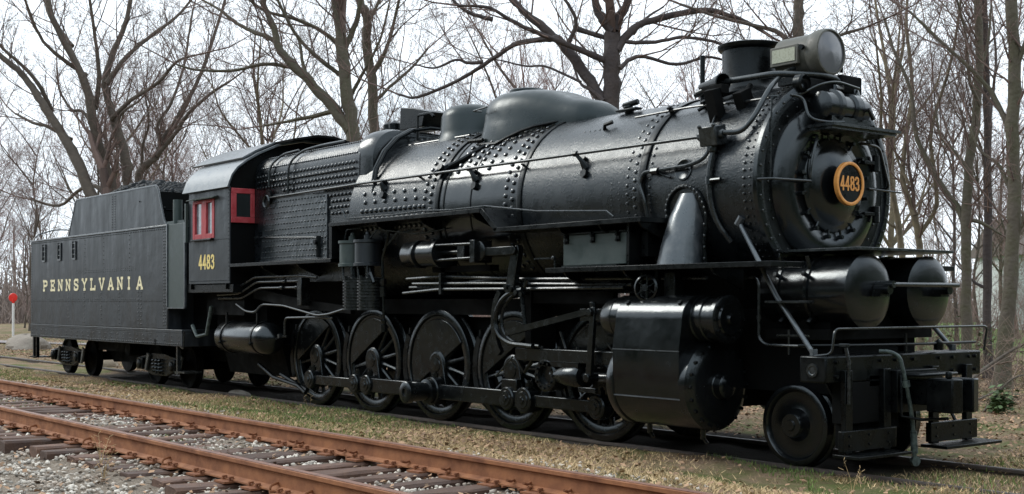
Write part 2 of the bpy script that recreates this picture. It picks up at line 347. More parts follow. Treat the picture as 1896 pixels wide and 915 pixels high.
# --- firebox (belpaire)
def fb_prof(hw, top, rc, bot=1.75, hb=None):
    hb = hb or hw
    return [(-hb, bot), (-hw, 2.8), (-hw*.985, top-rc)]+[(-(hw*.985-rc)+rc*math.cos(math.radians(a)), top-rc+rc*math.sin(math.radians(a))) for a in range(170, 85, -10)]+[((hw*.985-rc)+rc*math.cos(math.radians(a)), top-rc+rc*math.sin(math.radians(a))) for a in range(90, -1, -10)]+[(hw*.985, top-rc), (hw, 2.8), (hb, bot)]
mb = MB(); mb.prism(fb_prof(1.10, 4.18, .34, 2.0), 'x', -1.62, 1.80); firebox = build('firebox', mb, 'dapple', loco)
mb = MB()
mb.loft([[(1.72, y, z) for y, z in fb_prof(1.09, 4.29, .42, 2.5)], [(1.98, y, z) for y, z in fb_prof(1.09, 4.30, .44, 2.5)], [(2.10, y*.97, z-.02) for y, z in fb_prof(1.08, 4.29, .44, 2.5)], [(2.14, y*.88, z-.08) for y, z in fb_prof(1.07, 4.28, .44, 2.5)]])
build('firebox_shoulder', mb, 'gloss', loco)
hp = [(2.22, y, z) for y, z in [(-1.13, 2.9), (-1.15, 3.3), (-1.08, 3.66), (-.93, 3.93), (-.72, 4.14), (-.46, 4.28), (-.15, 4.34), (.4, 4.33)]]
mb = MB(); mb.tube(hp, .018); build('hoop_pipe', mb, 'pipe', loco)
mb = MB(); mb.tube([(x+.11, y*1.02, z-.02) for x, y, z in hp], .028); build('hoop_pipe', mb, 'black', loco)
# side jacket panel, rear running part
mb = MB(); mb.prism([(-1.36, 2.34), (-1.16, 3.50), (.90, 3.36), (.90, 2.34)], 'y', -1.125, -1.09); panel = build('firebox_panel', mb, 'panel', loco)
mb = MB()
for r_ in range(15):
    z = 2.42+r_*.092
    for c in range(22):
        x = -1.30+c*.100+(.050 if r_ % 2 else 0)
        if x < .86 and z < 3.48-.068*(x+1.2) and x > -1.34+(z-2.34)*.18: mb.rivet((x, -1.126, z), (0, -1, 0), .0165)
for k in range(38): mb.rivet((-1.34+k*.06, -1.126, 2.36), (0, -1, 0), .014)
build('panel_rivets', mb, 'rivet', loco, kind='stuff')
mb = MB()
for r_ in range(12):                       # big staybolts above and ahead of the panel
    z = 3.05+r_*.094
    for c in range(31):
        x = -1.5+c*.110+(.055 if r_ % 2 else 0)
        if (x > .96 or z > 3.56-.068*(x+1.2)) and x < 1.74:
            y = -1.09+.0*(z-3); 
            if z > 3.87: continue
            mb.rivet((x, y-.012, z), (0, -1, .1), .028)
build('firebox_staybolts', mb, 'rivet', loco, kind='stuff')
mb = MB()
for c in range(48):
    x = -1.4+c*.066
    for a in (162, 122): 
        rr = .342; mb.rivet((x, -.745+rr*math.cos(math.radians(a)), 3.84+rr*math.sin(math.radians(a))), (0, math.cos(math.radians(a)), math.sin(math.radians(a))), .017)
    mb.rivet((x, -.70, 4.182), (0, 0, 1), .015)
build('firebox_edge_rivets', mb, 'rivet', loco, kind='stuff')
for z, x0 in ((3.70, -1.3),):
    mb = MB(); mb.tube([(x0, -1.125, z), (1.72, -1.125, z+.01)], .010, 6); build('stay_ridge', mb, 'gear', loco)
for p in ([(-1.01, -1.14, 3.62), (-1.0, -1.14, 3.95), (-.85, -.98, 4.15), (-.5, -.85, 4.20)], [(-.35, -1.14, 3.45), (-.32, -1.14, 3.95), (-.15, -1.0, 4.14), (.25, -.85, 4.21), (.9, -.8, 4.22)]):
    mb = MB(); mb.tube(bend(p, .16, 5), .020); build('hoop_pipe', mb, 'pipe', loco)
mb = MB(); mb.tube([(-1.5, -1.16, 2.78), (.55, -1.17, 2.70), (.66, -1.14, 2.68)], .012); build('grab_iron', mb, 'pipe', loco)
mb = MB(); mb.tube([(.66, -1.13, 2.38), (.66, -1.13, 2.72)], .05, 8); mb.tube([(.66, -1.15, 2.62), (.66, -1.22, 2.62)], .04, 8); build('washout_plug', mb, 'black', loco)
# --- domes
rings = []
for x, w_, t_ in ((4.34, .30, 4.42), (4.37, .44, 4.52), (4.43, .55, 4.59), (4.52, .62, 4.635), (4.66, .66, 4.66), (4.85, .665, 4.665), (5.05, .645, 4.645), (5.25, .61, 4.60), (5.5, .55, 4.53), (5.72, .48, 4.45), (5.95, .42, 4.37), (6.12, .39, 4.34), (6.25, .34, 4.28), (6.33, .22, 4.17)):
    x -= .20; t_ += .065*max(0, min(1, (x-4.75)/.5)); t_ = AZ+1.0+(t_-.095-AZ-1.0); zb = AZ+.55; r = []
    for k in range(33):
        a = PI*k/32; c, s_ = math.cos(a), math.sin(a)
        e = .55 if x < 5.2 else .7
        yy = w_*math.copysign(abs(c)**e, c); zz = AZ+1.0+(t_-AZ-1.0)*abs(s_)**.55
        flare = .10*(1-min(1, (zz-AZ-1.0)/.22)) if x < 5.1 else .0
        r.append((x, yy*(1+flare), zz))
    r += [(x, -w_*1.1, zb), (x, w_*1.1, zb)]
    rings.append(r)
mb = MB(); mb.loft(rings); sand = build('sand_dome', mb, 'dome', loco)
mb = MB(); edge = [(4.78, -.78, 3.79), (4.95, -.73, 3.86), (5.15, -.66, 3.93), (5.35, -.58, 3.98), (5.55, -.48, 4.01), (5.78, -.36, 4.04), (5.98, -.25, 4.06), (6.12, -.1, 4.06)]
mb.tube([(4.14, -.66, 3.9), (4.4, -.75, 3.82)]+edge, [.02, .03]+[.022]*len(edge), 8); build('dome_skirt_edge', mb, 'black', sand)
mb = MB(); mb.lathe((4.5, 0, 4.55), (0, 0, 1), [(0, .26), (.06, .26), (.075, .24), (.08, .0)], 32); build('sand_hatch', mb, 'dome', sand)
mb = MB(); mb.tube(bend([(4.08, -.50, 4.33), (4.14, -.69, 4.31), (4.52, -.73, 4.32)], .05), .013); build('grab_iron', mb, 'pipe', sand)
mb = MB(); 
for k in range(22):
    t = k/21; x = 4.85+t*1.35; y = -.84+t*.78; mb.rivet((x, y, AZ+math.sqrt(RB(x)**2-y*y)), (0, y, 1), .020)
build('dome_rivets', mb, 'pipe', loco, kind='stuff')
mb = MB(); mb.tube([bp(4.55, 42), bp(4.3, 54, .02), bp(4.1, 60, .05)], .035); mb.tube([bp(4.45, 38, .05), bp(4.2, 40, .08)], .03); mb.tube([bp(4.0, 62, .0), bp(4.0, 62, .12)], .05, 6); mb.tube([bp(4.1, 58, .03), bp(3.9, 66, .08)], .045, 6); build('sand_valve', mb, 'black', loco)
mb = MB(); mb.lathe((3.18, 0, 3.9), (0, 0, 1), [(0, .62), (.10, .56), (.18, .49), (.27, .46), (.48, .45), (.57, .41), (.63, .33), (.665, .20), (.675, .08), (.675, 0)], 64); build('steam_dome', mb, 'dome', loco)
mb = MB(); mb.prism([(1.58, 4.36), (1.60, 4.71), (1.98, 4.66), (2.28, 4.58), (2.2, 4.36)], 'y', -.22, .28); build('turret_shield', mb, 'black', loco, bevel=.01)
mb = MB(); mb.tube(bend([(2.28, -.35, 4.12), (2.28, -.35, 4.50), (2.62, -.35, 4.50), (2.7, -.35, 4.44)], .03), .022, 6); build('bracket', mb, 'black', loco)
for x in (1.02, 1.18):
    mb = MB(); mb.lathe((x, -.05, 4.1), (0, 0, 1), [(0, .13), (.26, .13), (.27, .15), (.33, .15), (.34, .10), (.42, .10), (.46, .04), (.48, 0)], 20); build('safety_valve', mb, 'black', loco)
# --- stack
mb = MB(); mb.lathe((8.53, 0, 3.9), (0, 0, 1), [(0, .56), (.10, .50), (.14, .42), (.20, .345), (.30, .315), (.625, .318), (.635, .35), (.655, .365), (.69, .37), (.70, .35), (.71, .30), (.71, 0)], 56); build('smokestack', mb, 'black', loco)
mb = MB(); mb.lathe((8.53, 0, 4.18), (0, 0, 1), [(0, .33), (.0, .325), (.02, .325), (.02, .3)], 40); build('stack_band', mb, 'black', loco)
# --- headlight
hl = None
mb = MB(); mb.lathe((0, 0, 4.355), X, [(9.030, 0), (9.030, .20), (9.050, .225), (9.480, .225), (9.500, .245), (9.560, .255), (9.620, .255), (9.660, .245), (9.665, .228), (9.650, .222)], 48); hl = build('headlight', mb, 'lamp', loco)
mb = MB(); mb.lathe((0, 0, 4.355), X, [(9.645, .226), (9.660, .15), (9.668, 0)], 40); build('lens', mb, 'lens', hl)
for s_ in (-1, 1):
    mb = MB(); mb.box(9.040, 9.420, min(s_*.20, s_*.262), max(s_*.20, s_*.262), 4.24, 4.45); f_ = build('number_box', mb, 'lamp', hl, bevel=.008)
    mb = MB(); mb.box(9.075, 9.385, min(s_*.262, s_*.27), max(s_*.262, s_*.27), 4.275, 4.42); build('number_board', mb, 'nbox', hl)
mb = MB(); mb.box(9.060, 9.560, -.16, .16, 4.04, 4.14); mb.box(9.160, 9.460, -.08, .08, 4.0, 4.2); build('lamp_bracket', mb, 'black', hl, bevel=.01)
mb = MB(); mb.tube([(9.560, .255, 4.36), (9.560, .30, 4.34), (9.560, .31, 4.18)], .018, 6); mb.tube([(9.480, -.25, 4.40), (9.480, -.29, 4.40)], .03, 8); build('lamp_latch', mb, 'black', hl)
# --- generator shelf on the smokebox front
mb = MB(); mb.box(9.56, 10.02, -.42, .74, 3.50, 3.53); mb.box(9.58, 9.98, -.40, .70, 3.47, 3.50); shelf = build('generator_shelf', mb, 'pipe', loco)
mb = MB(); mb.lathe((9.78, -.36, 3.73), (0, 1, 0), [(0, 0), (0, .12), (.02, .155), (.14, .165), (.16, .19), (.22, .19), (.24, .15), (.44, .14), (.46, .17), (.56, .17), (.58, .13), (.74, .12), (.77, .07), (.77, 0)], 28)
mb.box(9.68, 9.9, -.30, .36, 3.53, 3.62); mb.tube([(9.78, -.1, 3.85), (9.78, -.1, 3.95), (9.72, .1, 3.97)], .03); mb.tube([(9.88, .2, 3.7), (9.98, .22, 3.72), (9.98, .3, 3.62)], .025); mb.tube([(9.78, .3, 3.82), (9.7, .35, 3.95)], .05, 10)
build('generator', mb, 'gloss', loco)
mb = MB(); mb.box(9.52, 9.64, -.35, .40, 3.86, 4.05); mb.box(9.56, 9.72, .10, .46, 3.92, 4.12); build('smokebox_top_bracket', mb, 'matte', loco, bevel=.02)
mb = MB(); mb.tube(bend([(9.58, -.62, 3.85), (9.66, -.46, 3.82), (9.76, -.50, 3.58), (9.9, -.36, 3.54), (9.98, -.2, 3.545)], .1), .017); build('conduit', mb, 'pipe', loco)
mb = MB(); mb.tube(bend([(9.4, -.68, AZ+.92), (9.60, -.45, AZ+.93), (9.72, -.3, AZ+1.04), (9.76, -.05, AZ+1.10), (9.76, .35, AZ+1.06)], .12), .016); build('conduit', mb, 'pipe', loco)
mb = MB(); mb.lathe((9.62, -.42, 3.98), X, [(-.06, .10), (.02, .10), (.04, .08)], 20); build('classification_lamp', mb, 'black', loco)
# --- pipes over the smokebox
mb = MB(); mb.tube(bend([(8.30, -.62, 4.02), (8.66, -.62, 4.10), (9.35, -.55, 4.10), (9.62, -.12, 4.10), (9.68, .12, 4.06), (9.66, .18, 3.9)], .10), .035, 12); build('feed_pipe', mb, 'pipe', loco)
mb = MB(); mb.lathe((8.52, -.64, 4.08), (1, -.25, 0), [(-.18, 0), (-.18, .05), (-.05, .06), (.08, .07), (.24, .10), (.25, .09), (.1, .04)], 20); build('whistle', mb, 'black', loco)
mb = MB(); mb.tube([(8.28, -.52, 3.9), (8.28, -.52, 4.46)], .028, 8); mb.tube([(8.18, -.52, 4.03), (8.5, -.6, 4.03)], .035, 8); build('valve_stem', mb, 'black', loco)
mb = MB(); mb.box(8.72, 8.86, -.93, -.80, 3.62, 3.98, rot=Matrix.Rotation(math.radians(18), 3, 'X')); mb.box(8.70, 8.88, -.86, -.74, 3.93, 4.03); build('step_bracket', mb, 'matte', loco, bevel=.006)
mb = MB(); mb.box(9.0, 9.12, -.80, -.62, 3.74, 3.95, rot=Matrix.Rotation(math.radians(25), 3, 'X')); mb.tube([(9.06, -.7, 3.9), (9.06, -.6, 4.02)], .03, 8); build('step_bracket', mb, 'matte', loco, bevel=.006)
mb = MB(); mb.tube(bend([(9.15, -1.12, 3.45), (9.33, -1.06, 3.44), (9.42, -.98, 3.58), (9.44, -.74, 3.92), (9.34, -.42, 4.12), (9.32, -.2, 4.20)], .12, 6), .028, 10); build('conduit', mb, 'pipe', loco)
mb = MB(); mb.box(8.86, 9.10, -1.20, -1.02, 3.33, 3.54, rot=Matrix.Rotation(math.radians(10), 3, 'X')); mb.bolt((8.86, -1.12, 3.44), (-1, 0, 0), .06, .06); mb.bolt((9.10, -1.12, 3.44), (1, 0, 0), .055, .05); mb.bolt((8.98, -1.12, 3.34), (0, 0, -1), .06, .08); mb.bolt((8.88, -1.2, 3.53), (0, -1, 0), .025, .03); mb.bolt((9.08, -1.2, 3.53), (0, -1, 0), .025, .03); build('junction_box', mb, 'pipe', loco, bevel=.03)
def bpath(l, r, name='boiler_pipe', m='pipe', rad=.08, nn=8):
    mb = MB(); mb.tube(bend([bp(*q) for q in l], rad), r, nn); return build(name, mb, m, loco)
bpath([(8.95, 66, .05), (8.90, 76, .05), (8.68, 79, .05), (7.98, 80, .05), (7.92, 86, .05), (8.0, 94, .05), (8.02, 106, .04)], .022, rad=.14)
mb = MB(); mb.tube([bp(8.12, 80, .05), bp(8.22, 80, .05)], .042, 8); mb.tube([bp(8.20, 80, .05), bp(8.3, 83, .03), bp(8.38, 84, .02)], .014, 6); build('pipe_union', mb, 'gear', loco)
bpath([(9.0, 68, .06), (8.96, 84, .04), (8.97, 100, .03), (9.02, 112, .03), (9.12, 122, .03)], .030, rad=.2)
mb = MB(); mb.tube([bp(8.97, 86, .03), bp(8.97, 90, .03)], .045, 8); mb.tube([bp(8.97, 88, .04), bp(9.14, 88, .04)], .022, 8); build('pipe_union', mb, 'gear', loco)
bpath([(7.4, 38, .05), (8.2, 36, .05), (8.5, 37, .05), (9.0, 40, .05), (9.5, 40, .04)], .014)
for x in (7.95, 8.48): mb = MB(); mb.bolt(bp(x, 36, 0), bn(36), .03, .08); mb.rivet(bp(x, 36, .08), bn(36), .035); build('rail_stanchion', mb, 'black', loco)
bpath([(8.42, 40, .03), (8.62, 30, .07), (8.78, 22, .06)], .020, m='black')
bpath([(8.86, 62, .05), (8.83, 50, .06), (8.72, 34, .06), (8.60, 30, .1)], .014, m='black')
mb = MB(); mb.tube([bp(6.95, 20, 0), bp(6.95, 20, .10)], .06, 8); mb.box(6.78, 7.15, -.47, -.37, AZ+1.08, AZ+1.11); mb.tube([bp(6.88, 20, .1), bp(7.1, 18, .12)], .04, 6); build('check_valve', mb, 'black', loco, bevel=.01)
mb = MB(); mb.tube([bp(6.9, 42, 0), bp(6.95, 42, .06), bp(7.05, 40, .06)], .025, 6); build('boiler_plug', mb, 'black', loco)
# long handrail with stanchions
mb = MB(); mb.tube([(-.95, -1.17, 3.42), (2.0, -1.19, 3.44), (9.0, -1.12, 3.44)], .019, 10); build('handrail', mb, 'pipe', loco)
for x in (2.55, 4.68, 6.82):
    mb = MB(); mb.tube([bp(x+.1, 72, 0), bp(x+.08, 69, .07), (x, -1.15, 3.44)], [.055, .03, .02], 8); mb.tube([(x-.03, -1.15, 3.44), (x+.03, -1.15, 3.44)], .032, 8); mb.bolt(bp(x+.12, 76, 0), bn(76), .055, .05)
    mb.tube([bp(x+.05, 66, 0), bp(x+.05, 66, .05)], .03, 6); build('rail_stanchion', mb, 'black', loco)
for x in (3.5, 5.75): mb = MB(); mb.bolt(bp(x, 66, 0), bn(66), .018, .08); build('rail_stanchion', mb, 'black', loco)
# small round plugs
mb = MB(); mb.tube([(-1.0, -1.13, 3.44), (-1.0, -1.18, 3.44)], .12, 20); build('blow_off_flange', mb, 'black', loco)
mb = MB(); mb.lathe((-1.0, -1.185, 3.36), (0, -1, 0), [(-.01, .10), (.01, .115), (.03, .10), (.01, .085), (-.01, .10)], 24); build('hose_ring', mb, 'pipe', loco)
# --- cab
cab = None
def cabside(s_):
    y0, y1 = (s_*1.55, s_*1.525); y0, y1 = min(y0, y1), max(y0, y1)
    mb = MB()
    mb.box(-3.30, -3.12, y0, y1, 2.0, 3.66); mb.box(-2.24, -1.652, y0, y1, 2.0, 3.66); mb.box(-3.12, -2.24, y0, y1, 2.0, 2.79); mb.box(-3.12, -2.24, y0, y1, 3.475, 3.66)
    c = build('cab_side', mb, 'tender', loco, smooth=False)
    mb = MB(); yo = s_*1.55
    for x in np.linspace(-3.27, -1.69, 26): mb.rivet((x, yo, 2.05), (0, s_, 0), .011)
    for z in np.linspace(2.1, 3.6, 24): mb.rivet((-1.69, yo, z), (0, s_, 0), .011)
    for x in np.linspace(-2.2, -1.72, 9): mb.rivet((x, yo, 2.76), (0, s_, 0), .009)
    build('cab_rivets', mb, 'tender', loco, kind='stuff')
    # window sashes
    ya, yb = sorted((s_*1.562, s_*1.515)); mb = MB()
    for a, b in ((-3.12, -3.03), (-2.76, -2.56), (-2.33, -2.24)): mb.box(a, b, ya, yb, 2.79, 3.475)
    for a, b in ((-3.03, -2.76), (-2.56, -2.33)): mb.box(a, b, ya, yb, 3.42, 3.475); mb.box(a, b, ya, yb, 2.79, 2.875)
    fr = build('window_frame', mb, 'red', loco, bevel=.006)
    for a, b in ((-3.03, -2.76), (-2.56, -2.33)):
        mb = MB(); q = sorted((s_*1.535, s_*1.527)); q = sorted((s_*1.522, s_*1.514)); mb.box(a-.002, b+.002, q[0], q[1], 2.872, 3.424); build('pane', mb, 'curtain', fr)
    return c
csd = cabside(-1); cabside(1)
for i, ch in enumerate('4483'):
    letter(ch, (-2.87+i*.165, -1.55, 2.26), (1, 0, 0), (0, 0, 1), (0, -1, 0), .13, .24, .040, 'gold', csd, 'digit')
prof = [(-1.60, 3.62), (-1.57, 3.70), (-1.52, 3.83), (-1.42, 3.96), (-1.25, 4.09), (-1.0, 4.235), (-.63, 4.40), (-.16, 4.50)]
prof = prof+[(-y, z) for y, z in reversed(prof)]
mb = MB(); mb.sheet(prof, 'x', -3.42, -1.58, .03); build('cab_roof', mb, 'roof', loco)
pin = [(y*.985, z-.006) for y, z in prof[1:-1]]
mb = MB(); mb.prism([(-1.52, 2.0)]+pin+[(1.52, 2.0)], 'x', -1.70, -1.66); front = build('cab_front', mb, 'matte', loco)
mb = MB()
for i in range(len(prof)//2):
    a, b = Vector(prof[i]), Vector(prof[i+1]); n_ = max(1, int((b-a).length/.06))
    for k in range(n_): q = a+(b-a)*k/n_; mb.rivet((-1.655, q.x*.97, q.y-.04), X, .009)
build('cab_front_rivets', mb, 'black', loco, kind='stuff')
mb = MB(); mb.sheet([(y, z+.05) for y, z in prof if abs(y) < 1.3], 'x', -3.80, -1.75, .03); build('roof_hatch', mb, 'roof', loco)
mb = MB(); mb.sheet([(y, z+.035) for y, z in prof if abs(y) < .9], 'x', -3.1, -1.1, .04); build('roof_ventilator', mb, 'matte', loco)
for k, x in enumerate((-3.4, -2.9, -2.4, -1.95)): 
    mb = MB(); 
    for y, z in prof[1:5]: mb.rivet((x, y, z+.03), (0, -.7, .7), .012)
    build('roof_rivets', mb, 'black', loco, kind='stuff')
mb = MB(); mb.box(-3.2, -2.1, -1.66, -1.55, 3.49, 3.505, rot=Matrix.Rotation(math.radians(18), 3, 'X')); build('rain_visor', mb, 'greenish', loco)
mb = MB()
for s_ in (-1, 1):
    ya, yb = sorted((s_*1.525, s_*1.09))
    mb.box(-1.655, -1.62, ya, yb, 3.53, 3.62); mb.box(-1.655, -1.62, ya, yb, 3.03, 3.13)
    mb.box(-1.655, -1.62, *sorted((s_*1.525, s_*1.43)), 3.13, 3.53); mb.box(-1.655, -1.62, *sorted((s_*1.17, s_*1.09)), 3.13, 3.53)
    fr = build('front_window_frame', mb, 'red', loco, bevel=.008); mb = MB()
    m2 = MB(); m2.box(-1.657, -1.635, *sorted((s_*1.43, s_*1.17)), 3.13, 3.53); build('pane', m2, 'glass', fr)
mb = MB(); mb.box(-3.10, -2.26, -1.62, -1.552, 2.755, 2.785); build('window_sill', mb, 'black', loco, bevel=.006)
mb = MB(); mb.box(-3.5, -1.62, -1.50, 1.50, 1.84, 1.99); mb.box(-3.28, -3.24, -1.54, -1.50, 1.9, 2.02); mb.box(-1.85, -1.81, -1.54, -1.50, 1.9, 2.02); build('cab_floor_beam', mb, 'black', loco, bevel=.01)
mb = MB(); mb.box(-3.30, -3.27, -1.5, -.6, 2.0, 3.6); mb.box(-3.30, -3.27, .6, 1.5, 2.0, 3.6); build('cab_rear_post', mb, 'greenish', loco)
mb = MB(); mb.box(-3.38, -3.33, -1.60, -1.55, 2.75, 3.45); build('side_curtain_board', mb, 'greenish', loco)
# --- frames, ashpan, dark underworks
mb = MB(); mb.prism([(-3.4, 1.0), (-1.6, .75), (10.2, .75), (10.2, 1.35), (7.2, 1.45), (-1.6, 1.45), (-3.4, 1.6)], 'y', -.52, -.42); mb.prism([(-3.4, 1.0), (-1.6, .75), (10.2, .75), (10.2, 1.35), (7.2, 1.45), (-1.6, 1.45), (-3.4, 1.6)], 'y', .42, .52)
for x in np.arange(-3.2, 10.2, .9): mb.box(x, x+.12, -.42, .42, .8, 1.3)
build('main_frame', mb, 'matte', loco)
mb = MB(); mb.prism([(-.98, 2.28), (-.60, 1.50), (-.40, 1.0), (.40, 1.0), (.60, 1.50), (.98, 2.28)], 'x', -1.5, 1.7); build('ashpan', mb, 'matte', loco)
mb = MB(); mb.box(-3.4, -1.45, -.95, .95, .95, 1.83); mb.box(-3.2, -1.7, -1.25, -.9, 1.45, 1.83); build('trailing_frame', mb, 'matte', loco)
mb = MB(); mb.prism([(-.9, .95), (-.75, .40), (.75, .40), (.9, .95)], 'x', -3.3, -1.0); build('ash_hopper', mb, 'matte', loco)
mb = MB(); mb.box(1.9, 7.6, -.75, .75, 1.50, 1.72); mb.box(7.9, 9.0, -.95, .95, .55, 2.1); mb.box(9.0, 10.2, -.72, .72, .75, 1.6); build('boiler_saddle', mb, 'matte', loco)
for i in range(5):
    xx = i*1.727
    mb = MB()
    for k in range(7): mb.box(xx-.42+.05*k, xx+.42-.05*k, -.66, -.56, 1.40+.022*k, 1.42+.022*k)
    mb.box(xx-.05, xx+.05, -.67, -.55, 1.36, 1.58); build('leaf_spring', mb, 'gear', loco)
# --- running boards
def board(name, prof, y0=-1.56, y1=-1.02, th=.055, m='black'):
    mb = MB(); mb.sheet(prof, 'y', y0, y1, th); return build(name, mb, m, loco, bevel=.004)
for s_ in (-1, 1):
    a, b = (-1.56, -1.05) if s_ < 0 else (1.05, 1.56)
    board('running_board', [(-1.62, 2.27), (1.76, 2.27)], a, b); board('running_board', [(1.70, 2.80), (5.46, 2.80)], a, b)
    board('running_board', [(5.46, 2.80), (5.78, 2.54)], a, b, .07); board('running_board', [(5.74, 2.54), (8.35, 2.54)], a, b); board('running_board', [(6.75, 2.02), (10.15, 2.02)], a, b)
mb = MB(); mb.box(1.68, 1.76, -1.54, -1.08, 2.27, 2.82); build('board_riser', mb, 'black', loco)
for x, z in ((1.85, 2.80), (2.9, 2.80), (4.0, 2.80), (5.2, 2.80), (6.9, 2.54), (7.6, 2.54), (8.25, 2.54), (7.0, 2.02), (8.0, 2.02), (9.3, 2.02), (-.6, 2.27), (.6, 2.27)):
    mb = MB(); mb.prism([(-1.50, z), (-1.46, z-.05), (-1.02, z-.22), (-1.02, z)], 'x', x, x+.03); build('board_bracket', mb, 'black', loco)
mb = MB(); mb.tube([(1.75, -1.5, 3.02), (2.0, -1.5, 3.05), (2.1, -1.5, 2.9), (3.3, -1.5, 2.885), (4.1, -1.5, 2.90), (4.75, -1.5, 2.875), (5.5, -1.5, 2.88), (6.5, -1.5, 2.76), (7.75, -1.5, 2.69), (7.86, -1.5, 2.62)], .012, 6); build('air_line', mb, 'pipe', loco)
# --- firebox side pipes under the rear board
for pl in ([(-2.3, -1.35, 1.86), (-1.9, -1.35, 1.88), (-1.12, -1.35, 2.09), (.5, -1.35, 2.09), (.9, -1.3, 2.06)], [(-2.6, -1.32, 1.80), (-1.75, -1.32, 1.82), (-1.1, -1.32, 2.01), (.45, -1.32, 2.01)], [(-2.6, -1.30, 1.74), (-1.7, -1.30, 1.74), (-1.05, -1.30, 1.91), (.35, -1.30, 1.91)], [(-1.9, -1.3, 1.64), (-1.55, -1.3, 1.52), (-1.2, -1.3, 1.50), (-.95, -1.3, 1.64), (-.2, -1.3, 1.62), (.9, -1.3, 1.47), (1.25, -1.3, 1.49), (1.9, -1.3, 1.60)], [(-.25, -1.25, 1.12), (-.25, -1.25, 1.42), (.7, -1.25, 1.44), (1.3, -1.25, 1.43)]):
    mb = MB(); mb.tube(bend(pl, .12), .020, 8); build('train_pipe', mb, 'pipe', loco)
mb = MB()
for x, z in ((-.15, 2.09), (-.1, 2.01), (-.2, 1.91), (.35, 2.01), (.3, 1.91)): mb.tube([(x-.05, -1.33, z), (x+.05, -1.33, z)], .036, 8)
mb.box(.36, .50, -1.36, -1.2, 1.62, 2.06); build('pipe_manifold', mb, 'gear', loco, bevel=.01)
mb = MB(); mb.prism([(-1.5, 1.92), (.2, 1.72), (1.7, 1.60), (1.7, 1.50), (.0, 1.58), (-1.5, 1.74)], 'y', -1.18, -1.1); build('grate_lever_bar', mb, 'matte', loco)
# --- reservoir under the cab
mb = MB(); mb.lathe((0, -1.22, 1.07), X, [(-2.58, 0), (-2.55, .12), (-2.48, .22), (-2.40, .262), (-2.38, .27), (-.86, .27), (-.80, .262), (-.70, .22), (-.62, .13), (-.59, 0)], 40); tank = build('air_reservoir', mb, 'gloss', loco)
for x in (-2.15, -1.0):
    mb = MB(); mb.lathe((0, -1.22, 1.07), X, [(x-.02, .268), (x-.02, .282), (x+.02, .282), (x+.02, .268)], 40); mb.tube([(x, -1.36, 1.31), (x, -1.36, 1.5)], .02, 6); mb.bolt((x, -1.45, 1.0), (0, -.9, -.4), .03, .07); build('tank_strap', mb, 'black', tank)
mb = MB(); mb.tube([(-.6, -1.22, 1.07), (-.3, -1.24, 1.12), (-.2, -1.24, 1.12)], .02, 6); mb.bolt((-.38, -1.24, 1.12), (0, -1, 0), .04, .06); build('drain_cock', mb, 'pipe', tank)
for pl in ([(-1.75, -.95, .60), (-1.2, -.95, .40), (-.35, -.95, .30), (-.1, -.95, .2)], [(-1.0, -.92, .46), (-.1, -.92, .24)]):
    mb = MB(); mb.tube(pl, .035, 8); build('brake_rigging', mb, 'black', loco)
# --- twin air compressors
comp = None
for k, x in enumerate((2.03, 2.46)):
    mb = MB(); mb.lathe((x, -1.34, 2.20), (0, 0, 1), [(0, .0), (0, .215), (.04, .215), (.05, .195), (.33, .195), (.34, .215), (.38, .215), (.385, .06), (.45, .06), (.46, .04), (.5, .03), (.5, 0)], 28); c_ = build('compressor_cylinder', mb, 'greenish' if k == 0 else 'tender', loco)
    mb = MB(); pr = [(0, 0), (0, .20)]; z = .03
    while z < .44: pr += [(z, .20), (z, .175), (z+.02, .175), (z+.02, .20)]; z += .045
    mb.lathe((x+.10-.03*k, -1.34, 1.56), (0, 0, 1), pr+[(.46, .20), (.48, .12), (.5, 0)], 28); build('compressor_cylinder', mb, 'pipe', loco)
    mb = MB(); mb.tube([(x+.05, -1.34, 2.02), (x+.03, -1.34, 2.22)], .07, 12); mb.tube([(x+.17, -1.45, 2.0), (x+.15, -1.45, 2.22)], .018, 6); mb.tube([(x-.08, -1.45, 2.0), (x-.1, -1.45, 2.22)], .018, 6); mb.bolt((x+.1, -1.52, 2.0), (0, 0, 1), .03, .06); build('compressor_yoke', mb, 'gear', loco)
mb = MB(); mb.tube(bend([(2.75, -1.3, 1.3), (2.82, -1.3, 1.45), (2.80, -1.3, 2.0), (2.78, -1.3, 2.3), (2.85, -1.3, 2.42), (2.95, -1.28, 2.72)], .06), .022, 8); mb.lathe((2.8, -1.3, 1.75), (0, 0, 1), [(0, .0), (0, .05), (.14, .055), (.15, .03), (.2, .05), (.26, .05), (.26, 0)], 14); mb.lathe((2.82, -1.3, 1.25), (0, 0, 1), [(0, .0), (0, .05), (.1, .05), (.11, .03), (.16, .045), (.2, .0)], 14); mb.tube([(2.62, -1.4, 2.1), (2.75, -1.42, 1.95)], .03, 6); build('lubricator', mb, 'gear', loco)
for pl in ([(2.8, -1.3, 2.42), (3.1, -1.25, 2.66), (3.5, -1.2, 2.68)], [(1.9, -1.4, 2.6), (1.95, -1.4, 2.75), (2.3, -1.35, 2.76)], [(2.6, -1.4, 2.6), (2.75, -1.35, 2.72), (3.6, -1.25, 2.62), (4.2, -1.2, 2.66)]):
    mb = MB(); mb.tube(bend(pl, .05), .012, 6); build('oil_line', mb, 'pipe', loco)
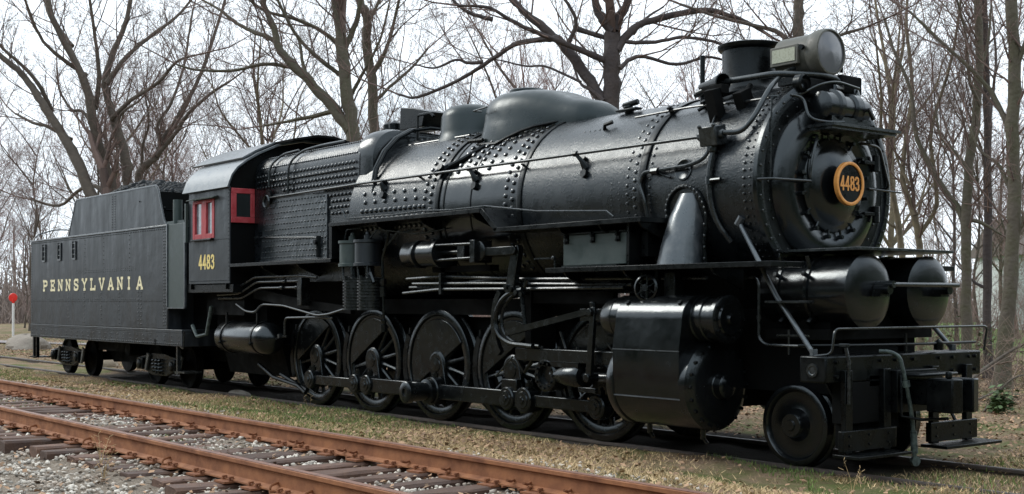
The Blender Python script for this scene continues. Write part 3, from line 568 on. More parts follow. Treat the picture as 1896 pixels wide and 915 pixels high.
# --- power reverse
mb = MB(); mb.lathe((0, -1.34, 2.33), X, [(3.50, 0), (3.50, .13), (3.53, .165), (3.58, .18), (3.78, .18), (3.80, .19), (3.86, .19), (3.87, .155), (3.92, .155), (3.93, .17), (4.30, .17), (4.31, .20), (4.37, .20), (4.37, 0)], 36); rev = build('power_reverse_cylinder', mb, 'gloss', loco)
mb = MB()
for dy, dz in ((-.13, .10), (-.13, -.10), (.10, .10)): mb.tube([(4.3, -1.34+dy, 2.33+dz), (5.25, -1.34+dy, 2.33+dz*.9)], .022, 8)
mb.tube([(4.3, -1.34, 2.33), (5.6, -1.34, 2.33)], .035, 10); mb.box(5.15, 5.25, -1.49, -1.2, 2.18, 2.47); mb.box(4.85, 5.0, -1.47, -1.25, 2.24, 2.42); build('guide_bars', mb, 'gear', loco, bevel=.006)
mb = MB(); mb.lathe((5.25, -1.36, 2.33), (0, -1, 0), [(-.05, .13), (.06, .13), (.07, .10), (.07, 0)], 28); mb.box(5.3, 5.95, -1.41, -1.35, 2.26, 2.37); build('reach_rod', mb, 'gear', loco, bevel=.01)
mb = MB(); mb.prism([(5.88, 2.36), (6.0, 2.38), (6.02, 2.30), (5.90, 1.80), (5.74, 1.80)], 'y', -1.38, -1.30); mb.tube([(5.95, -1.42, 2.32), (5.95, -1.28, 2.32)], .05, 10); build('reverse_arm', mb, 'gear', loco, bevel=.006)
mb = MB(); mb.box(3.9, 5.2, -1.2, -1.05, 2.08, 2.16); mb.box(4.1, 4.2, -1.2, -1.0, 2.05, 2.5); build('reverse_bracket', mb, 'matte', loco)
# pipes along the frame
for pl in ([(3.3, -1.22, 2.0), (4.1, -1.22, 2.02), (6.1, -1.22, 1.96), (9.0, -1.22, 1.93)], [(3.5, -1.25, 1.93), (5.0, -1.25, 1.92), (7.9, -1.25, 1.87)], [(3.3, -1.28, 1.80), (4.2, -1.28, 1.85), (6.0, -1.28, 1.84), (7.8, -1.28, 1.84)], [(3.35, -1.2, 1.88), (4.0, -1.2, 1.88), (5.4, -1.2, 1.98), (7.5, -1.2, 1.90)]):
    mb = MB(); mb.tube(bend(pl, .2), .022, 8); build('train_pipe', mb, 'pipe', loco)
mb = MB(); mb.box(4.22, 4.27, -1.32, -1.15, 1.78, 2.06); build('pipe_clamp', mb, 'gear', loco)
# --- tool box on mid board
mb = MB(); mb.box(6.84, 7.92, -1.36, -1.02, 2.10, 2.46); tb = build('tool_box', mb, 'greenish', loco, bevel=.01)
mb = MB(); mb.box(6.82, 7.94, -1.385, -1.0, 2.46, 2.485); build('lid', mb, 'black', tb, bevel=.004)
mb = MB(); mb.box(6.86, 7.80, -1.40, -1.36, 2.085, 2.10); build('lower_lip', mb, 'pipe', tb)
for x in (6.92, 7.38, 7.80): mb = MB(); mb.box(x-.025, x+.025, -1.385, -1.36, 2.36, 2.48); mb.bolt((x, -1.38, 2.44), (0, -1, 0), .02, .03); mb.bolt((x, -1.38, 2.37), (0, -1, 0), .018, .03); build('hinge', mb, 'black', tb)
mb = MB(); mb.box(8.02, 8.06, -1.45, -1.05, 2.07, 2.54); mb.box(8.1, 8.2, -1.3, -1.05, 2.18, 2.45); build('board_post', mb, 'black', loco)
mb = MB(); mb.tube([(6.3, -1.35, 2.20), (6.68, -1.35, 2.20), (6.68, -1.35, 2.02)], .014, 6); mb.rivet((6.68, -1.37, 2.2), (0, -1, 0), .03); build('grab_iron', mb, 'pipe', loco)
# --- steam pipe, cylinder block
rings = []
for z, cx, rx, ry, yo in ((2.02, 8.55, .275, .23, -1.18), (2.3, 8.565, .24, .22, -1.14), (2.6, 8.59, .20, .22, -1.06), (2.85, 8.61, .165, .20, -.96)):
    rings.append([(cx+rx*math.cos(2*PI*k/28), yo+ry*math.sin(2*PI*k/28), z) for k in range(28)])
mb = MB(); mb.loft(rings); build('steam_pipe', mb, 'roof', loco)
mb = MB(); fl = []
for k in range(17):
    a = PI*k/16; fl.append((8.585+.29*math.cos(a), 2.62+.31*math.sin(a)))
mb.tube([(8.875, -1.10, 2.05), (8.875, -1.135, 2.3)]+[(x, -math.sqrt(max(.1, 1.125**2-(z-AZ)**2))-.005, z) for x, z in fl]+[(8.295, -1.135, 2.3), (8.295, -1.10, 2.05)], .022, 8); build('steam_pipe_flange', mb, 'black', loco)
mb = MB()
for x, z in fl[::1]: mb.rivet((x, -math.sqrt(1.125**2-(z-AZ)**2)-.02, z), (0, -1, 0), .018)
for z in (2.5, 2.38, 2.26, 2.14): mb.rivet((8.89, -1.14, z), (0, -1, 0), .018)
build('flange_bolts', mb, 'pipe', loco, kind='stuff')
def cylblock(s_):
    cy_ = s_*1.17
    def q(y, z): return (s_*y, z)
    pr = [(.9, .40)]+[(1.17+.47*math.cos(math.radians(a)), .80+.47*math.sin(math.radians(a))) for a in range(-100, -5, 8)]+[(1.642, .9), (1.642, 1.22), (1.60, 1.45)]+[(1.32+.28*math.cos(math.radians(a)), 1.47+.28*math.sin(math.radians(a))) for a in range(5, 100, 9)]+[(.9, 1.75)]
    pr = [q(*p) for p in pr]
    if s_ < 0: pr.reverse()
    mb = MB(); mb.prism(pr, 'x', 8.0, 9.0); blk = build('cylinder_jacket', mb, 'gloss', loco, bevel=.006)
    for z in (.66, 1.16): mb = MB(); mb.box(8.0, 9.0, *sorted((s_*(1.648 if z > 1 else 1.63), s_*1.62)), z, z+.012); build('jacket_seam', mb, 'roof', blk)
    mb = MB(); mb.lathe((0, cy_, .80), X, [(7.88, 0), (7.88, .46), (7.92, .485), (8.0, .485), (8.01, .46)], 56); build('cylinder_back_head', mb, 'gloss', blk)
    mb = MB(); mb.lathe((0, cy_, .80), X, [(8.99, .45), (8.99, .475), (9.08, .475), (9.10, .45), (9.12, .42), (9.14, .36), (9.15, .14), (9.16, .13), (9.24, .125), (9.26, .10), (9.265, 0)], 56); build('cylinder_front_head', mb, 'gloss', blk)
    mb = MB()
    for k in range(20): a = 2*PI*k/20; mb.bolt((9.11, cy_+.43*math.cos(a), .8+.43*math.sin(a)), X, .018, .03)
    build('head_nuts', mb, 'gear', blk, kind='stuff')
    vy = s_*1.28
    mb = MB(); mb.lathe((0, vy, 1.50), X, [(7.58, 0), (7.58, .13), (7.60, .19), (7.66, .225), (7.80, .235), (7.82, .215), (7.84, .25), (8.0, .25)], 44); build('valve_back_head', mb, 'gloss', blk)
    mb = MB(); mb.lathe((0, vy, 1.50), X, [(9.0, .24), (9.04, .245), (9.05, .225), (9.10, .225), (9.11, .24), (9.16, .24), (9.17, .225), (9.30, .225), (9.31, .25), (9.36, .25), (9.365, .235), (9.37, .17), (9.39, .16), (9.39, .06), (9.42, .05), (9.42, 0)], 44); build('valve_front_head', mb, 'gloss', blk)
    mb = MB()
    for k in range(10): a = 2*PI*k/10; mb.bolt((9.36, vy+.21*math.cos(a), 1.5+.21*math.sin(a)), X, .018, .03)
    build('valve_head_nuts', mb, 'gear', blk, kind='stuff')
    for x in (8.12, 8.9): mb = MB(); mb.bolt((x, s_*1.52, 1.665), (0, s_*.7, .7), .03, .02); build('jacket_bolt', mb, 'gear', blk)
    for x in (8.1, 8.9): mb = MB(); mb.tube([(x, cy_, .36), (x, cy_, .22)], .03, 8); mb.tube([(x, cy_, .24), (x+.06, cy_, .18)], .02, 6); build('cylinder_cock', mb, 'gear', blk)
    return blk
cylblock(-1); cylblock(1)
mb = MB()
mb.lathe((8.33, -1.44, 1.83), (.3, -1, .05), [(-.02, .125), (.0, .145), (.03, .145), (.04, .125), (-.02, .125)], 28); mb.lathe((8.33, -1.44, 1.83), (.3, -1, .05), [(-.03, .04), (.05, .04), (.05, 0)], 12)
ax = Vector((.3, -1, .05)).normalized(); u = Vector((0, 0, 1)); u = (u-ax*u.dot(ax)).normalized(); vv = ax.cross(u)
for k in range(6): a = k*PI/3; mb.tube([Vector((8.33, -1.44, 1.83)), Vector((8.33, -1.44, 1.83))+(u*math.cos(a)+vv*math.sin(a))*.13], .014, 6)
build('valve_handwheel', mb, 'gear', loco)
mb = MB(); mb.tube([(8.35, -1.3, 1.70), (8.35, -1.3, 2.02)], .035, 8); build('bypass_pipe', mb, 'black', loco); mb = MB(); mb.tube([(8.1, -1.3, 1.7), (8.1, -1.3, 2.0)], .012, 6); build('bypass_pipe', mb, 'pipe', loco); mb = MB(); mb.box(8.5, 8.66, -1.35, -1.2, 1.72, 2.0); build('bypass_valve', mb, 'black', loco, bevel=.01)
# --- wheels
def make_driver(main=False):
    mb = MB(); ax = (0, -1, 0); o3 = (0, 0, 0)
    mb.lathe(o3, ax, [(.02, .60), (.02, .70), (.115, .70), (.125, .69), (.125, .62), (.11, .60), (.02, .60)], 56)
    wh = build('driving_wheel', mb, 'gear', loco)
    t_ = MB(); t_.lathe(o3, ax, [(0, .70), (0, .80), (.015, .815), (.035, .80), (.045, .787), (.14, .78), (.147, .77), (.147, .71), (.13, .70), (0, .70)], 64); subs = [build('tyre', t_, 'gear', None)]
    h = MB(); h.lathe(o3, ax, [(0, .1), (0, .2), (.15, .2), (.17, .17), (.17, .11), (.185, .10), (.19, 0)], 32); subs.append(build('hub', h, 'gear', None))
    px, pz = .12, -.36; cr_ = MB(); L_ = math.hypot(px, pz); a0 = math.atan2(pz, px)
    pr = [(.17*math.cos(a0+PI/2+k*PI/8), .17*math.sin(a0+PI/2+k*PI/8)) for k in range(9)]+[(px+.13*math.cos(a0-PI/2+k*PI/8), pz+.13*math.sin(a0-PI/2+k*PI/8)) for k in range(9)]
    cr_.prism(pr, 'y', -.175, -.04); subs.append(build('crank_boss', cr_, 'gear', None, bevel=.01))
    c_ = MB(); ha = 90 if main else 68; ca = 120; rr = .652
    pts = [(rr*math.cos(math.radians(ca-ha+2*ha*k/24)), rr*math.sin(math.radians(ca-ha+2*ha*k/24))) for k in range(25)]
    c_.prism(pts, 'y', -.145, -.035); subs.append(build('counterweight', c_, 'gear', None, bevel=.012))
    n_ = 16; sp = None
    for k in range(n_):
        a = 2*PI*(k+.5)/n_; dv = Vector((math.cos(a), 0, math.sin(a)))
        da = (math.degrees(a)-ca+180) % 360-180
        if abs(da) < ha-14: continue
        s_ = MB(); s_.loft([[Vector((0, -.075, 0))+dv*r+Vector((-math.sin(a)*w_*math.cos(q*PI/4), -.85*w_*math.sin(q*PI/4)*1.3, math.cos(a)*w_*math.cos(q*PI/4))) for q in range(8)] for r, w_ in ((.17, .042), (.4, .031), (.61, .030))])
        subs.append(build('spoke', s_, 'gear', None))
    for o in subs: o.parent = wh; o.location = (0, 0, 0)
    return wh, subs
drv, dsub = make_driver(); mdr, msub = make_driver(True)
def put(proto, subs, x, s_, first):
    loc = Vector((x, s_*.66, .787))-WORLD0[loco]; rot = (0, 0, 0) if s_ < 0 else (0, 0, PI)
    if first: o = proto; o.location = loc; o.rotation_euler = rot
    else:
        o = link_copy(proto, loco, loc, rot)
        for q in subs: link_copy(q, o)
    return o
put(drv, dsub, 0, -1, True); put(mdr, msub, 3.454, -1, True)
for i in (1, 3, 4): put(drv, dsub, i*1.727, -1, False)
for i in (0, 1, 3, 4): put(drv, dsub, i*1.727, 1, False)
put(mdr, msub, 3.454, 1, False)
for i in range(5):
    mb = MB(); mb.tube([(i*1.727, -.66, .787), (i*1.727, .66, .787)], .12, 16); build('axle', mb, 'matte', loco)
    mb = MB(); a0 = 2.65; xx = i*1.727
    pr = [(xx+.80*math.cos(a0+k*.13), .787+.80*math.sin(a0+k*.13)) for k in range(8)]+[(xx+.90*math.cos(a0+k*.13), .787+.90*math.sin(a0+k*.13)) for k in range(7, -1, -1)]
    mb.prism(pr, 'y', -.80, -.70); mb.tube([(xx-.86, -.75, .6), (xx-.80, -.72, 1.3)], .03, 6); mb.tube([(xx-.8, -.75, .35), (xx-.55, -.75, .22)], .03, 6); build('brake_shoe', mb, 'black', loco)
# pilot wheels
mb = MB(); mb.lathe((0, 0, 0), (0, -1, 0), [(0, .10), (0, .43), (.012, .448), (.03, .445), (.045, .422), (.14, .415), (.15, .40), (.15, .365), (.135, .35), (.10, .335), (.085, .24), (.10, .17), (.15, .135), (.19, .125), (.20, .115), (.20, .06), (.215, .05), (.215, 0)], 72)
pw = build('pilot_wheel', mb, 'gloss', loco); pw.location = Vector((9.81, -.655, .419))-WORLD0[loco]
link_copy(pw, loco, Vector((9.81, .655, .419))-WORLD0[loco], (0, 0, PI))
mb = MB(); mb.tube([(9.81, -.7, .419), (9.81, .7, .419)], .08, 16); mb.box(9.45, 10.15, -.5, .5, .35, .60); build('pilot_truck', mb, 'matte', loco)
# --- rods and crank pins (near side)
PZ = .43
def rod(x0, x1, h, y0, y1, z=PZ, name='side_rod'):
    mb = MB(); mb.box(x0, x1, y0, y1, z-h/2, z+h/2); o = build(name, mb, 'gear', loco, bevel=.012); return o
pins = [i*1.727+.12 for i in range(5)]
for s_ in (-1, 1):
    Yr = (-.99, -.91) if s_ < 0 else (.91, .99)
    rod(pins[0], pins[1]-.33, .15, *Yr); rod(pins[1]-.35, pins[2], .21, *Yr); rod(pins[2], pins[3]+.35, .21, *Yr); rod(pins[3]+.33, pins[4], .15, *Yr)
    for x, r, ex in [(p, .15, 0) for p in pins]+[(pins[1]-.34, .145, .01), (pins[3]+.37, .165, .02)]:
        if x == pins[2]: r = .20
        o3 = (x, s_*.90, PZ); mb = MB()
        mb.lathe(o3, (0, s_, 0), [(-.02, 0), (-.02, r), (.11+ex, r), (.125+ex, r-.015), (.125+ex, r*.68), (.14+ex, r*.62), (.14+ex, r*.30), (.155+ex, r*.24), (.155+ex, 0)], 36); rb = build('rod_bearing', mb, 'gear', loco)
        mb = MB(); mb.tube([(x, s_*.93, PZ+r*.9), (x, s_*.93, PZ+r+.05)], .05, 8); mb.bolt((x, s_*.93, PZ+r+.05), (0, 0, 1), .03, .03); build('oil_cup', mb, 'gear', rb)
mb = MB(); mb.lathe((pins[2], -1.03, PZ), (0, -1, 0), [(0, .17), (.06, .17), (.07, .13), (.30, .125), (.32, .15), (.40, .15), (.42, .12), (.42, .055), (.40, .05), (.40, 0)], 32); build('main_crank_pin', mb, 'gear', loco)
mb = MB(); mb.box(pins[3]-.14, pins[3]+.18, -.985, -.90, PZ+.1, PZ+.25); build('rod_strap', mb, 'gear', loco, bevel=.01)
# --- crosshead, guides, piston rod
for s_ in (-1, 1):
    def B(mb, x0, x1, a, b, z0, z1): return mb.box(x0, x1, *sorted((s_*a, s_*b)), z0, z1)
    mb = MB(); B(mb, 5.80, 7.95, 1.10, 1.26, .955, 1.11); build('crosshead_guide', mb, 'gear', loco, bevel=.01)
    mb = MB()
    for x in np.arange(5.9, 7.9, .33): mb.bolt((x, s_*1.18, 1.11), (0, 0, 1), .02, .03)
    build('guide_bolts', mb, 'pipe', loco, kind='stuff')
    mb = MB(); B(mb, 5.80, 5.92, .7, 1.1, .95, 1.9); B(mb, 5.7, 7.4, 1.0, 1.08, 1.66, 1.8); build('guide_yoke', mb, 'matte', loco)
    mb = MB(); B(mb, 6.35, 7.0, 1.09, 1.27, .90, .955); mb.lathe((0, s_*1.18, .80), X, [(6.45, .07), (6.72, .13), (6.95, .14), (7.0, .12), (7.02, .06)], 24)
    mb.lathe((6.38, s_*1.05, .79), (0, s_, 0), [(0, .20), (.20, .20), (.22, .18), (.22, .12), (.16, .11), (.16, 0)], 32)
    for k in range(12): a = k*PI/6; mb.bolt((6.38+.155*math.cos(a), s_*1.27, .79+.155*math.sin(a)), (0, s_, 0), .018, .02)
    build('crosshead', mb, 'gear', loco)
    mb = MB(); mb.tube([(6.95, s_*1.17, .80), (7.9, s_*1.17, .80)], .055, 16); mb.lathe((0, s_*1.17, .8), X, [(7.55, .055), (7.56, .12), (7.88, .13)], 24); build('piston_rod', mb, 'pipe', loco)
    mb = MB(); mb.prism([(7.30, 1.62), (7.38, 1.62), (7.31, .82), (7.22, .82)], 'y', *sorted((s_*1.30, s_*1.35))); mb.tube([(7.26, s_*1.2, .80), (7.26, s_*1.38, .80)], .05, 10); mb.tube([(7.33, s_*1.25, 1.56), (7.33, s_*1.40, 1.56)], .045, 10); mb.box(7.0, 7.3, *sorted((s_*1.22, s_*1.27)), .62, .68); build('combination_lever', mb, 'gear', loco, bevel=.006)
    mb = MB(); mb.loft([[(5.72, s_*1.30, 1.25), (5.72, s_*1.36, 1.25), (5.72, s_*1.36, 1.33), (5.72, s_*1.30, 1.33)], [(7.25, s_*1.30, 1.53), (7.25, s_*1.36, 1.53), (7.25, s_*1.36, 1.60), (7.25, s_*1.30, 1.60)]]); build('radius_rod', mb, 'gear', loco)
    mb = MB(); mb.box(7.1, 7.55, *sorted((s_*1.24, s_*1.33)), 1.46, 1.60); mb.tube([(7.2, s_*1.28, 1.52), (7.62, s_*1.28, 1.52)], .04, 10); mb.bolt((7.3, s_*1.3, 1.62), (0, 0, 1), .04, .06); mb.tube([(7.15, s_*1.25, 1.42), (7.5, s_*1.25, 1.42)], .02, 6); build('valve_stem_crosshead', mb, 'gear', loco, bevel=.006)
    # curved link with bracket
    lk = MB(); cpts = [(6.05, 1.83), (5.82, 1.80), (5.62, 1.70), (5.50, 1.52), (5.50, 1.36), (5.60, 1.24), (5.80, 1.16), (6.25, 1.14)]
    lk.tube(bend([(x, s_*1.34, z) for x, z in cpts], .1), .034, 8); build('link_bracket', lk, 'gear', loco)
    lk = MB(); lk.tube(bend([(x+.04, s_*1.27, z) for x, z in cpts], .1), .022, 8); build('link_bracket', lk, 'pipe', loco)
    mb = MB(); mb.sheet([(5.72+.25*math.cos(math.radians(a)), 1.42+.42*math.sin(math.radians(a))) for a in range(120, 250, 10)], 'y', *sorted((s_*1.27, s_*1.33)), -.08); build('expansion_link', mb, 'gear', loco)
    mb = MB(); mb.tube([(5.98, s_*1.3, 1.78), (6.05, s_*1.3, 1.40)], .028, 8); mb.box(5.76, 6.02, *sorted((s_*1.2, s_*1.36)), 1.76, 1.88)
    for x in (5.8, 5.9, 6.0, 6.1): mb.tube([(x, s_*1.37, 1.82+.05*math.sin(x*9)), (x, s_*1.42, 1.82+.05*math.sin(x*9))], .035, 8)
    mb.tube([(6.15, s_*1.35, 1.95), (6.1, s_*1.35, 1.86)], .025, 6); build('lifting_arm', mb, 'gear', loco)
    mb = MB(); mb.tube([(5.95, s_*1.15, .85), (6.3, s_*1.15, .84)], .02, 6); mb.tube([(5.62, s_*1.1, 1.0), (5.8, s_*1.1, .80), (5.95, s_*1.1, .95)], .03, 6); mb.tube([(5.7, s_*1.15, 1.05), (5.95, s_*1.2, 1.12)], .03, 6); build('guide_stay', mb, 'gear', loco)
mb = MB(); mb.tube([(6.6, -1.2, 1.32), (6.7, -1.2, 1.12)], .015, 6); mb.tube([(7.5, -1.25, 1.2), (7.6, -1.25, 1.1), (7.9, -1.25, 1.13)], .014, 6); mb.tube([(5.2, -1.1, .72), (5.55, -1.1, .98)], .012, 6); build('oil_line', mb, 'pipe', loco)
# --- front deck, tanks, beam
mb = MB(); mb.box(9.58, 10.62, -.80, .80, 2.185, 2.215); mb.box(9.6, 9.62, -.8, .8, 2.10, 2.185); build('front_deck', mb, 'pipe', loco, bevel=.004)
for s_ in (-1, 1):
    y = s_*.515
    mb = MB(); mb.lathe((0, y, 1.78), X, [(9.25, 0), (9.28, .2), (9.36, .33), (9.44, .375), (10.47, .368), (10.475, .374), (10.50, .374), (10.505, .360), (10.518, .325), (10.532, .24), (10.539, .14), (10.541, .05), (10.541, 0)], 64); t2 = build('front_air_tank', mb, 'gloss', loco)
    for x in (9.66, 10.02):
        mb = MB(); mb.lathe((0, y, 1.78), X, [(x-.018, .37), (x-.018, .386), (x+.018, .386), (x+.018, .37)], 56); mb.tube([(x, y-.30, 2.02), (x, y-.34, 2.14)], .022, 6); mb.bolt((x, y-.36, 1.95), (0, -1, .3), .025, .05); mb.bolt((x, y-.28, 1.50), (0, -.7, -.6), .03, .06); build('tank_strap', mb, 'gear', t2)
    mb = MB(); mb.tube([(10.55, y+.06, 1.80), (10.72, y+.06, 1.80)], .05, 12); mb.box(10.56, 10.66, y-.02, y+.14, 1.73, 1.80); build('tank_plug', mb, 'gear', t2)
mb = MB(); mb.tube([(10.72, -.42, 1.85), (10.72, .72, 1.85)], .024, 10); mb.tube([(10.53, -.42, 1.85), (10.74, -.42, 1.85)], .036, 10); build('tank_crossover_pipe', mb, 'pipe', loco)
mb = MB(); mb.box(9.5, 10.3, -.88, .88, 1.30, 1.40); mb.box(9.9, 10.0, -.8, .8, 1.35, 1.5); build('tank_cradle', mb, 'matte', loco)
mb = MB(); mb.box(10.28, 10.60, -1.30, 1.34, .90, 1.16); beam = build('pilot_beam', mb, 'black', loco, bevel=.018)
mb = MB(); mb.lathe((10.44, -1.30, 1.02), (0, -1, 0), [(-.02, 0), (.004, 0), (.004, .035), (.012, .045), (.012, .065), (-.01, .07)], 24); build('beam_socket', mb, 'pipe', beam)
mb = MB()
for y in (-1.15, -.95, -.45, -.2, .1, .55, .8, 1.1, 1.22):
    for z in (.96, 1.1): mb.bolt((10.60, y, z), X, .018, .025)
build('beam_bolts', mb, 'gear', beam, kind='stuff')
mb = MB(); mb.tube(bend([(10.45, -1.28, 1.16), (10.62, -1.24, 1.18), (10.64, -1.22, 1.42), (10.66, -1.1, 1.42), (10.66, 1.30, 1.42), (10.66, 1.36, 1.40), (10.62, 1.37, 1.16)], .06), .013, 8); build('pilot_handrail', mb, 'pipe', loco)
mb = MB(); mb.tube(bend([(10.15, -1.15, 1.25), (10.62, -1.05, 1.26), (10.62, .2, 1.25), (10.62, 1.2, 1.25)], .06), .014, 8); mb.tube([(10.62, -.06, 1.16), (10.62, -.06, 1.36)], .016, 6); mb.lathe((10.62, .52, 1.18), (0, 0, 1), [(0, .05), (.08, .05), (.12, 0)], 12); build('uncoupling_lever', mb, 'black', loco)
mb = MB(); mb.tube([(10.66, -1.08, 1.24), (10.68, -1.06, 1.1), (10.68, -1.06, .7)], .018, 8); mb.tube([(10.60, -1.1, 1.26), (10.68, -1.05, 1.26)], .02, 6); build('uncoupling_rod', mb, 'pipe', loco)
for s_ in (-1, 1):
    mb = MB(); mb.tube([(9.30, s_*1.05, 2.50), (9.85, s_*1.12, 1.73), (10.36, s_*1.18, 1.17)], .026, 10); mb.tube([(9.28, s_*1.05, 2.48), (9.34, s_*1.05, 2.56)], .045, 8); mb.bolt((10.36, s_*1.18, 1.15), (0, 0, 1), .04, .07); build('front_brace', mb, 'roof', loco)
    mb = MB(); mb.box(9.78, 10.22, *sorted((s_*1.0, s_*1.22)), 1.665, 1.69); build('step_tread', mb, 'pipe', loco, bevel=.004)
mb = MB(); mb.tube(bend([(9.38, -1.05, 1.93), (9.52, -1.05, 1.93), (9.56, -1.05, 1.86), (9.56, -1.05, 1.30), (9.66, -1.05, 1.24), (10.25, -1.05, 1.24)], .06), .016, 8); mb.tube([(9.56, -1.05, 1.5), (9.56, -1.05, 1.54)], .026, 8); mb.tube([(9.95, -1.05, 1.15), (9.95, -1.05, 1.4)], .012, 6); mb.tube([(9.8, -1.05, 1.34), (10.2, -1.05, 1.34)], .012, 6); build('brake_pipe', mb, 'pipe', loco)
# pilot frames and foot boards
for s_ in (-1, 1):
    ya, yb = sorted((s_*.36, s_*1.08))
    mb = MB(); mb.box(10.60, 10.66, ya, ya+.11, .22, 1.02); mb.box(10.60, 10.66, yb-.11, yb, .22, 1.02); mb.box(10.605, 10.67, ya-.05, yb+.08, .24, .44); build('pilot_frame', mb, 'black', loco, bevel=.006)
    mb = MB(); mb.box(10.55, 10.86, ya-.06, yb+.24 if s_ > 0 else yb+.06, .185, .215); build('foot_board', mb, 'black', loco, bevel=.004)
    mb = MB()
    for y in (ya+.05, (ya+yb)/2, yb-.05):
        for z in (.3, .39): mb.bolt((10.67, y, z), X, .013, .012)
    build('board_bolts', mb, 'gear', loco, kind='stuff')
    mb = MB(); mb.tube([(10.25, s_*.9, .95), (10.62, s_*.9, .35)], .02, 6); mb.box(10.2, 10.6, *sorted((s_*.45, s_*.62)), .85, .95); build('pilot_stay', mb, 'black', loco)
mb = MB(); mb.box(10.44, 10.60, -1.0, -.15, .50, .90); mb.box(10.44, 10.5, -.95, -.3, .25, .6); build('pilot_plate', mb, 'matte', loco)
mb = MB(); mb.box(10.6, 11.05, -.16, .16, .66, .90); mb.prism([(10.95, -.20), (11.24, -.20), (11.26, -.05), (11.12, .0), (11.14, .08), (11.28, .10), (11.25, .24), (10.95, .22)], 'z', .60, .93); mb.box(10.62, 10.95, -.30, .36, .945, .975); mb.tube([(11.15, -.12, .93), (11.15, -.12, 1.0)], .035, 8); build('coupler', mb, 'black', loco, bevel=.015)
mb = MB(); mb.box(10.6, 10.72, -.34, .34, .58, 1.0); mb.tube([(10.75, -.32, .96), (10.75, -.32, .55), (10.9, -.2, .52), (11.0, .1, .52)], .018, 6); build('coupler_pocket', mb, 'black', loco, bevel=.01)
mb = MB(); mb.tube(bend([(10.62, -.50, 1.19), (10.70, -.44, 1.19), (10.76, -.36, 1.14), (10.78, -.33, 1.0), (10.80, -.26, .72), (10.80, -.20, .48), (10.80, -.17, .14)], .14, 6), [.028]*14+[.036]*18 if False else .021, 12); mb.tube([(10.80, -.19, .40), (10.80, -.17, .18)], .034, 10); mb.tube([(10.785, -.30, .90), (10.79, -.29, .84)], .040, 10); mb.lathe((10.80, -.16, .10), (1, -.3, 0), [(-.02, .0), (-.02, .05), (.02, .05), (.02, 0)], 14); build('air_hose', mb, 'rubber', loco)

# ================================================================== TENDER
tender = thing('tender', 'satin charcoal tender lettered PENNSYLVANIA coupled behind the locomotive', 'tender', (-8.3, 0, 0))
mb = MB(); mb.box(-12.34, -4.33, -1.52, 1.52, 1.16, 3.10); body = build('water_tank', mb, 'tender', tender, bevel=.02)
mb = MB(); mb.box(-12.34, -3.66, -1.525, 1.525, .86, 1.10); mb.box(-12.345, -3.66, -1.53, 1.53, 1.10, 1.165); build('underframe', mb, 'tender', tender, bevel=.006)
mb = MB(); mb.box(-4.33, -3.70, -1.0, 1.0, 1.165, 2.9); build('tender_front', mb, 'matte', tender)
mb = MB(); mb.box(-12.36, -4.31, -1.54, -1.50, 3.09, 3.125); mb.box(-12.36, -4.31, 1.50, 1.54, 3.09, 3.125); mb.box(-12.36, -12.32, -1.5, 1.5, 3.09, 3.125); build('top_coping', mb, 'pipe', body, bevel=.006)
for s_ in (-1, 1):
    mb = MB(); mb.box(-4.33, -3.53, *sorted((s_*1.50, s_*1.525)), 1.56, 3.12); wg = build('side_wing', mb, 'greenish', tender, bevel=.004)
    mb = MB(); mb.box(-4.335, -4.30, *sorted((s_*1.505, s_*1.545)), 1.56, 3.13); mb.box(-3.545, -3.51, *sorted((s_*1.505, s_*1.545)), 1.56, 3.13); mb.box(-4.335, -3.51, *sorted((s_*1.505, s_*1.545)), 1.555, 1.58); build('wing_edge', mb, 'roof', wg)
    # coal boards
    def B(p): return [p]
    mb = MB(); mb.prism([(-10.75, 3.10), (-10.25, 3.93), (-10.15, 3.97), (-5.70, 3.97), (-5.60, 3.9), (-5.30, 3.28), (-5.1, 3.12)], 'y', *sorted((s_*1.16, s_*1.185))); cb = build('coal_board', mb, 'tender', tender)
    mb = MB(); mb.tube([(-10.75, s_*1.175, 3.12), (-10.25, s_*1.175, 3.93), (-10.15, s_*1.175, 3.975), (-5.70, s_*1.175, 3.975), (-5.60, s_*1.175, 3.9), (-5.30, s_*1.175, 3.28), (-5.15, s_*1.175, 3.15)], .022, 6); build('board_edge', mb, 'pipe', cb)
mb = MB(); mb.prism([(-1.17, 3.1), (-1.17, 3.90), (1.17, 3.90), (1.17, 3.1)], 'x', -10.4, -10.36); build('bunker_end', mb, 'tender', tender)
mb = MB(); mb.prism([(-1.17, 3.1), (-1.17, 3.85), (1.17, 3.85), (1.17, 3.1)], 'x', -5.62, -5.58); build('bunker_front', mb, 'matte', tender)
mb = MB(); mb.tube([(-4.6, -1.2, 3.1), (-4.6, -1.2, 3.62)], .09, 12); mb.box(-5.0, -4.2, -1.25, -.9, 3.11, 3.22); build('hand_brake_stand', mb, 'greenish', tender)
# rivets and riveted strips
mb = MB()
for x in np.linspace(-12.25, -4.4, 90): mb.rivet((x, -1.52, 3.05), (0, -1, 0), .013)
for x in np.linspace(-12.25, -3.75, 90): mb.rivet((x, -1.526, .90), (0, -1, 0), .014); 
for z in np.linspace(1.25, 3.0, 30):
    for x in (-12.26, -4.42, -4.50): mb.rivet((x, -1.52, z), (0, -1, 0), .014)
for x in (-9.75, -8.75, -7.75, -6.75, -5.75, -5.60):
    for z in np.linspace(1.25, 1.95, 10 if x > -6 else 9): mb.rivet((x, -1.52, z), (0, -1, 0), .013)
for x in (-8.7, -7.6, -6.2):
    for z in np.linspace(2.3, 3.0, 9): mb.rivet((x, -1.52, z), (0, -1, 0), .013)
for x in np.linspace(-9.2, -5.9, 34): mb.rivet((x, -1.52, 2.31), (0, -1, 0), .010); mb.rivet((x, -1.52, 2.35), (0, -1, 0), .009)
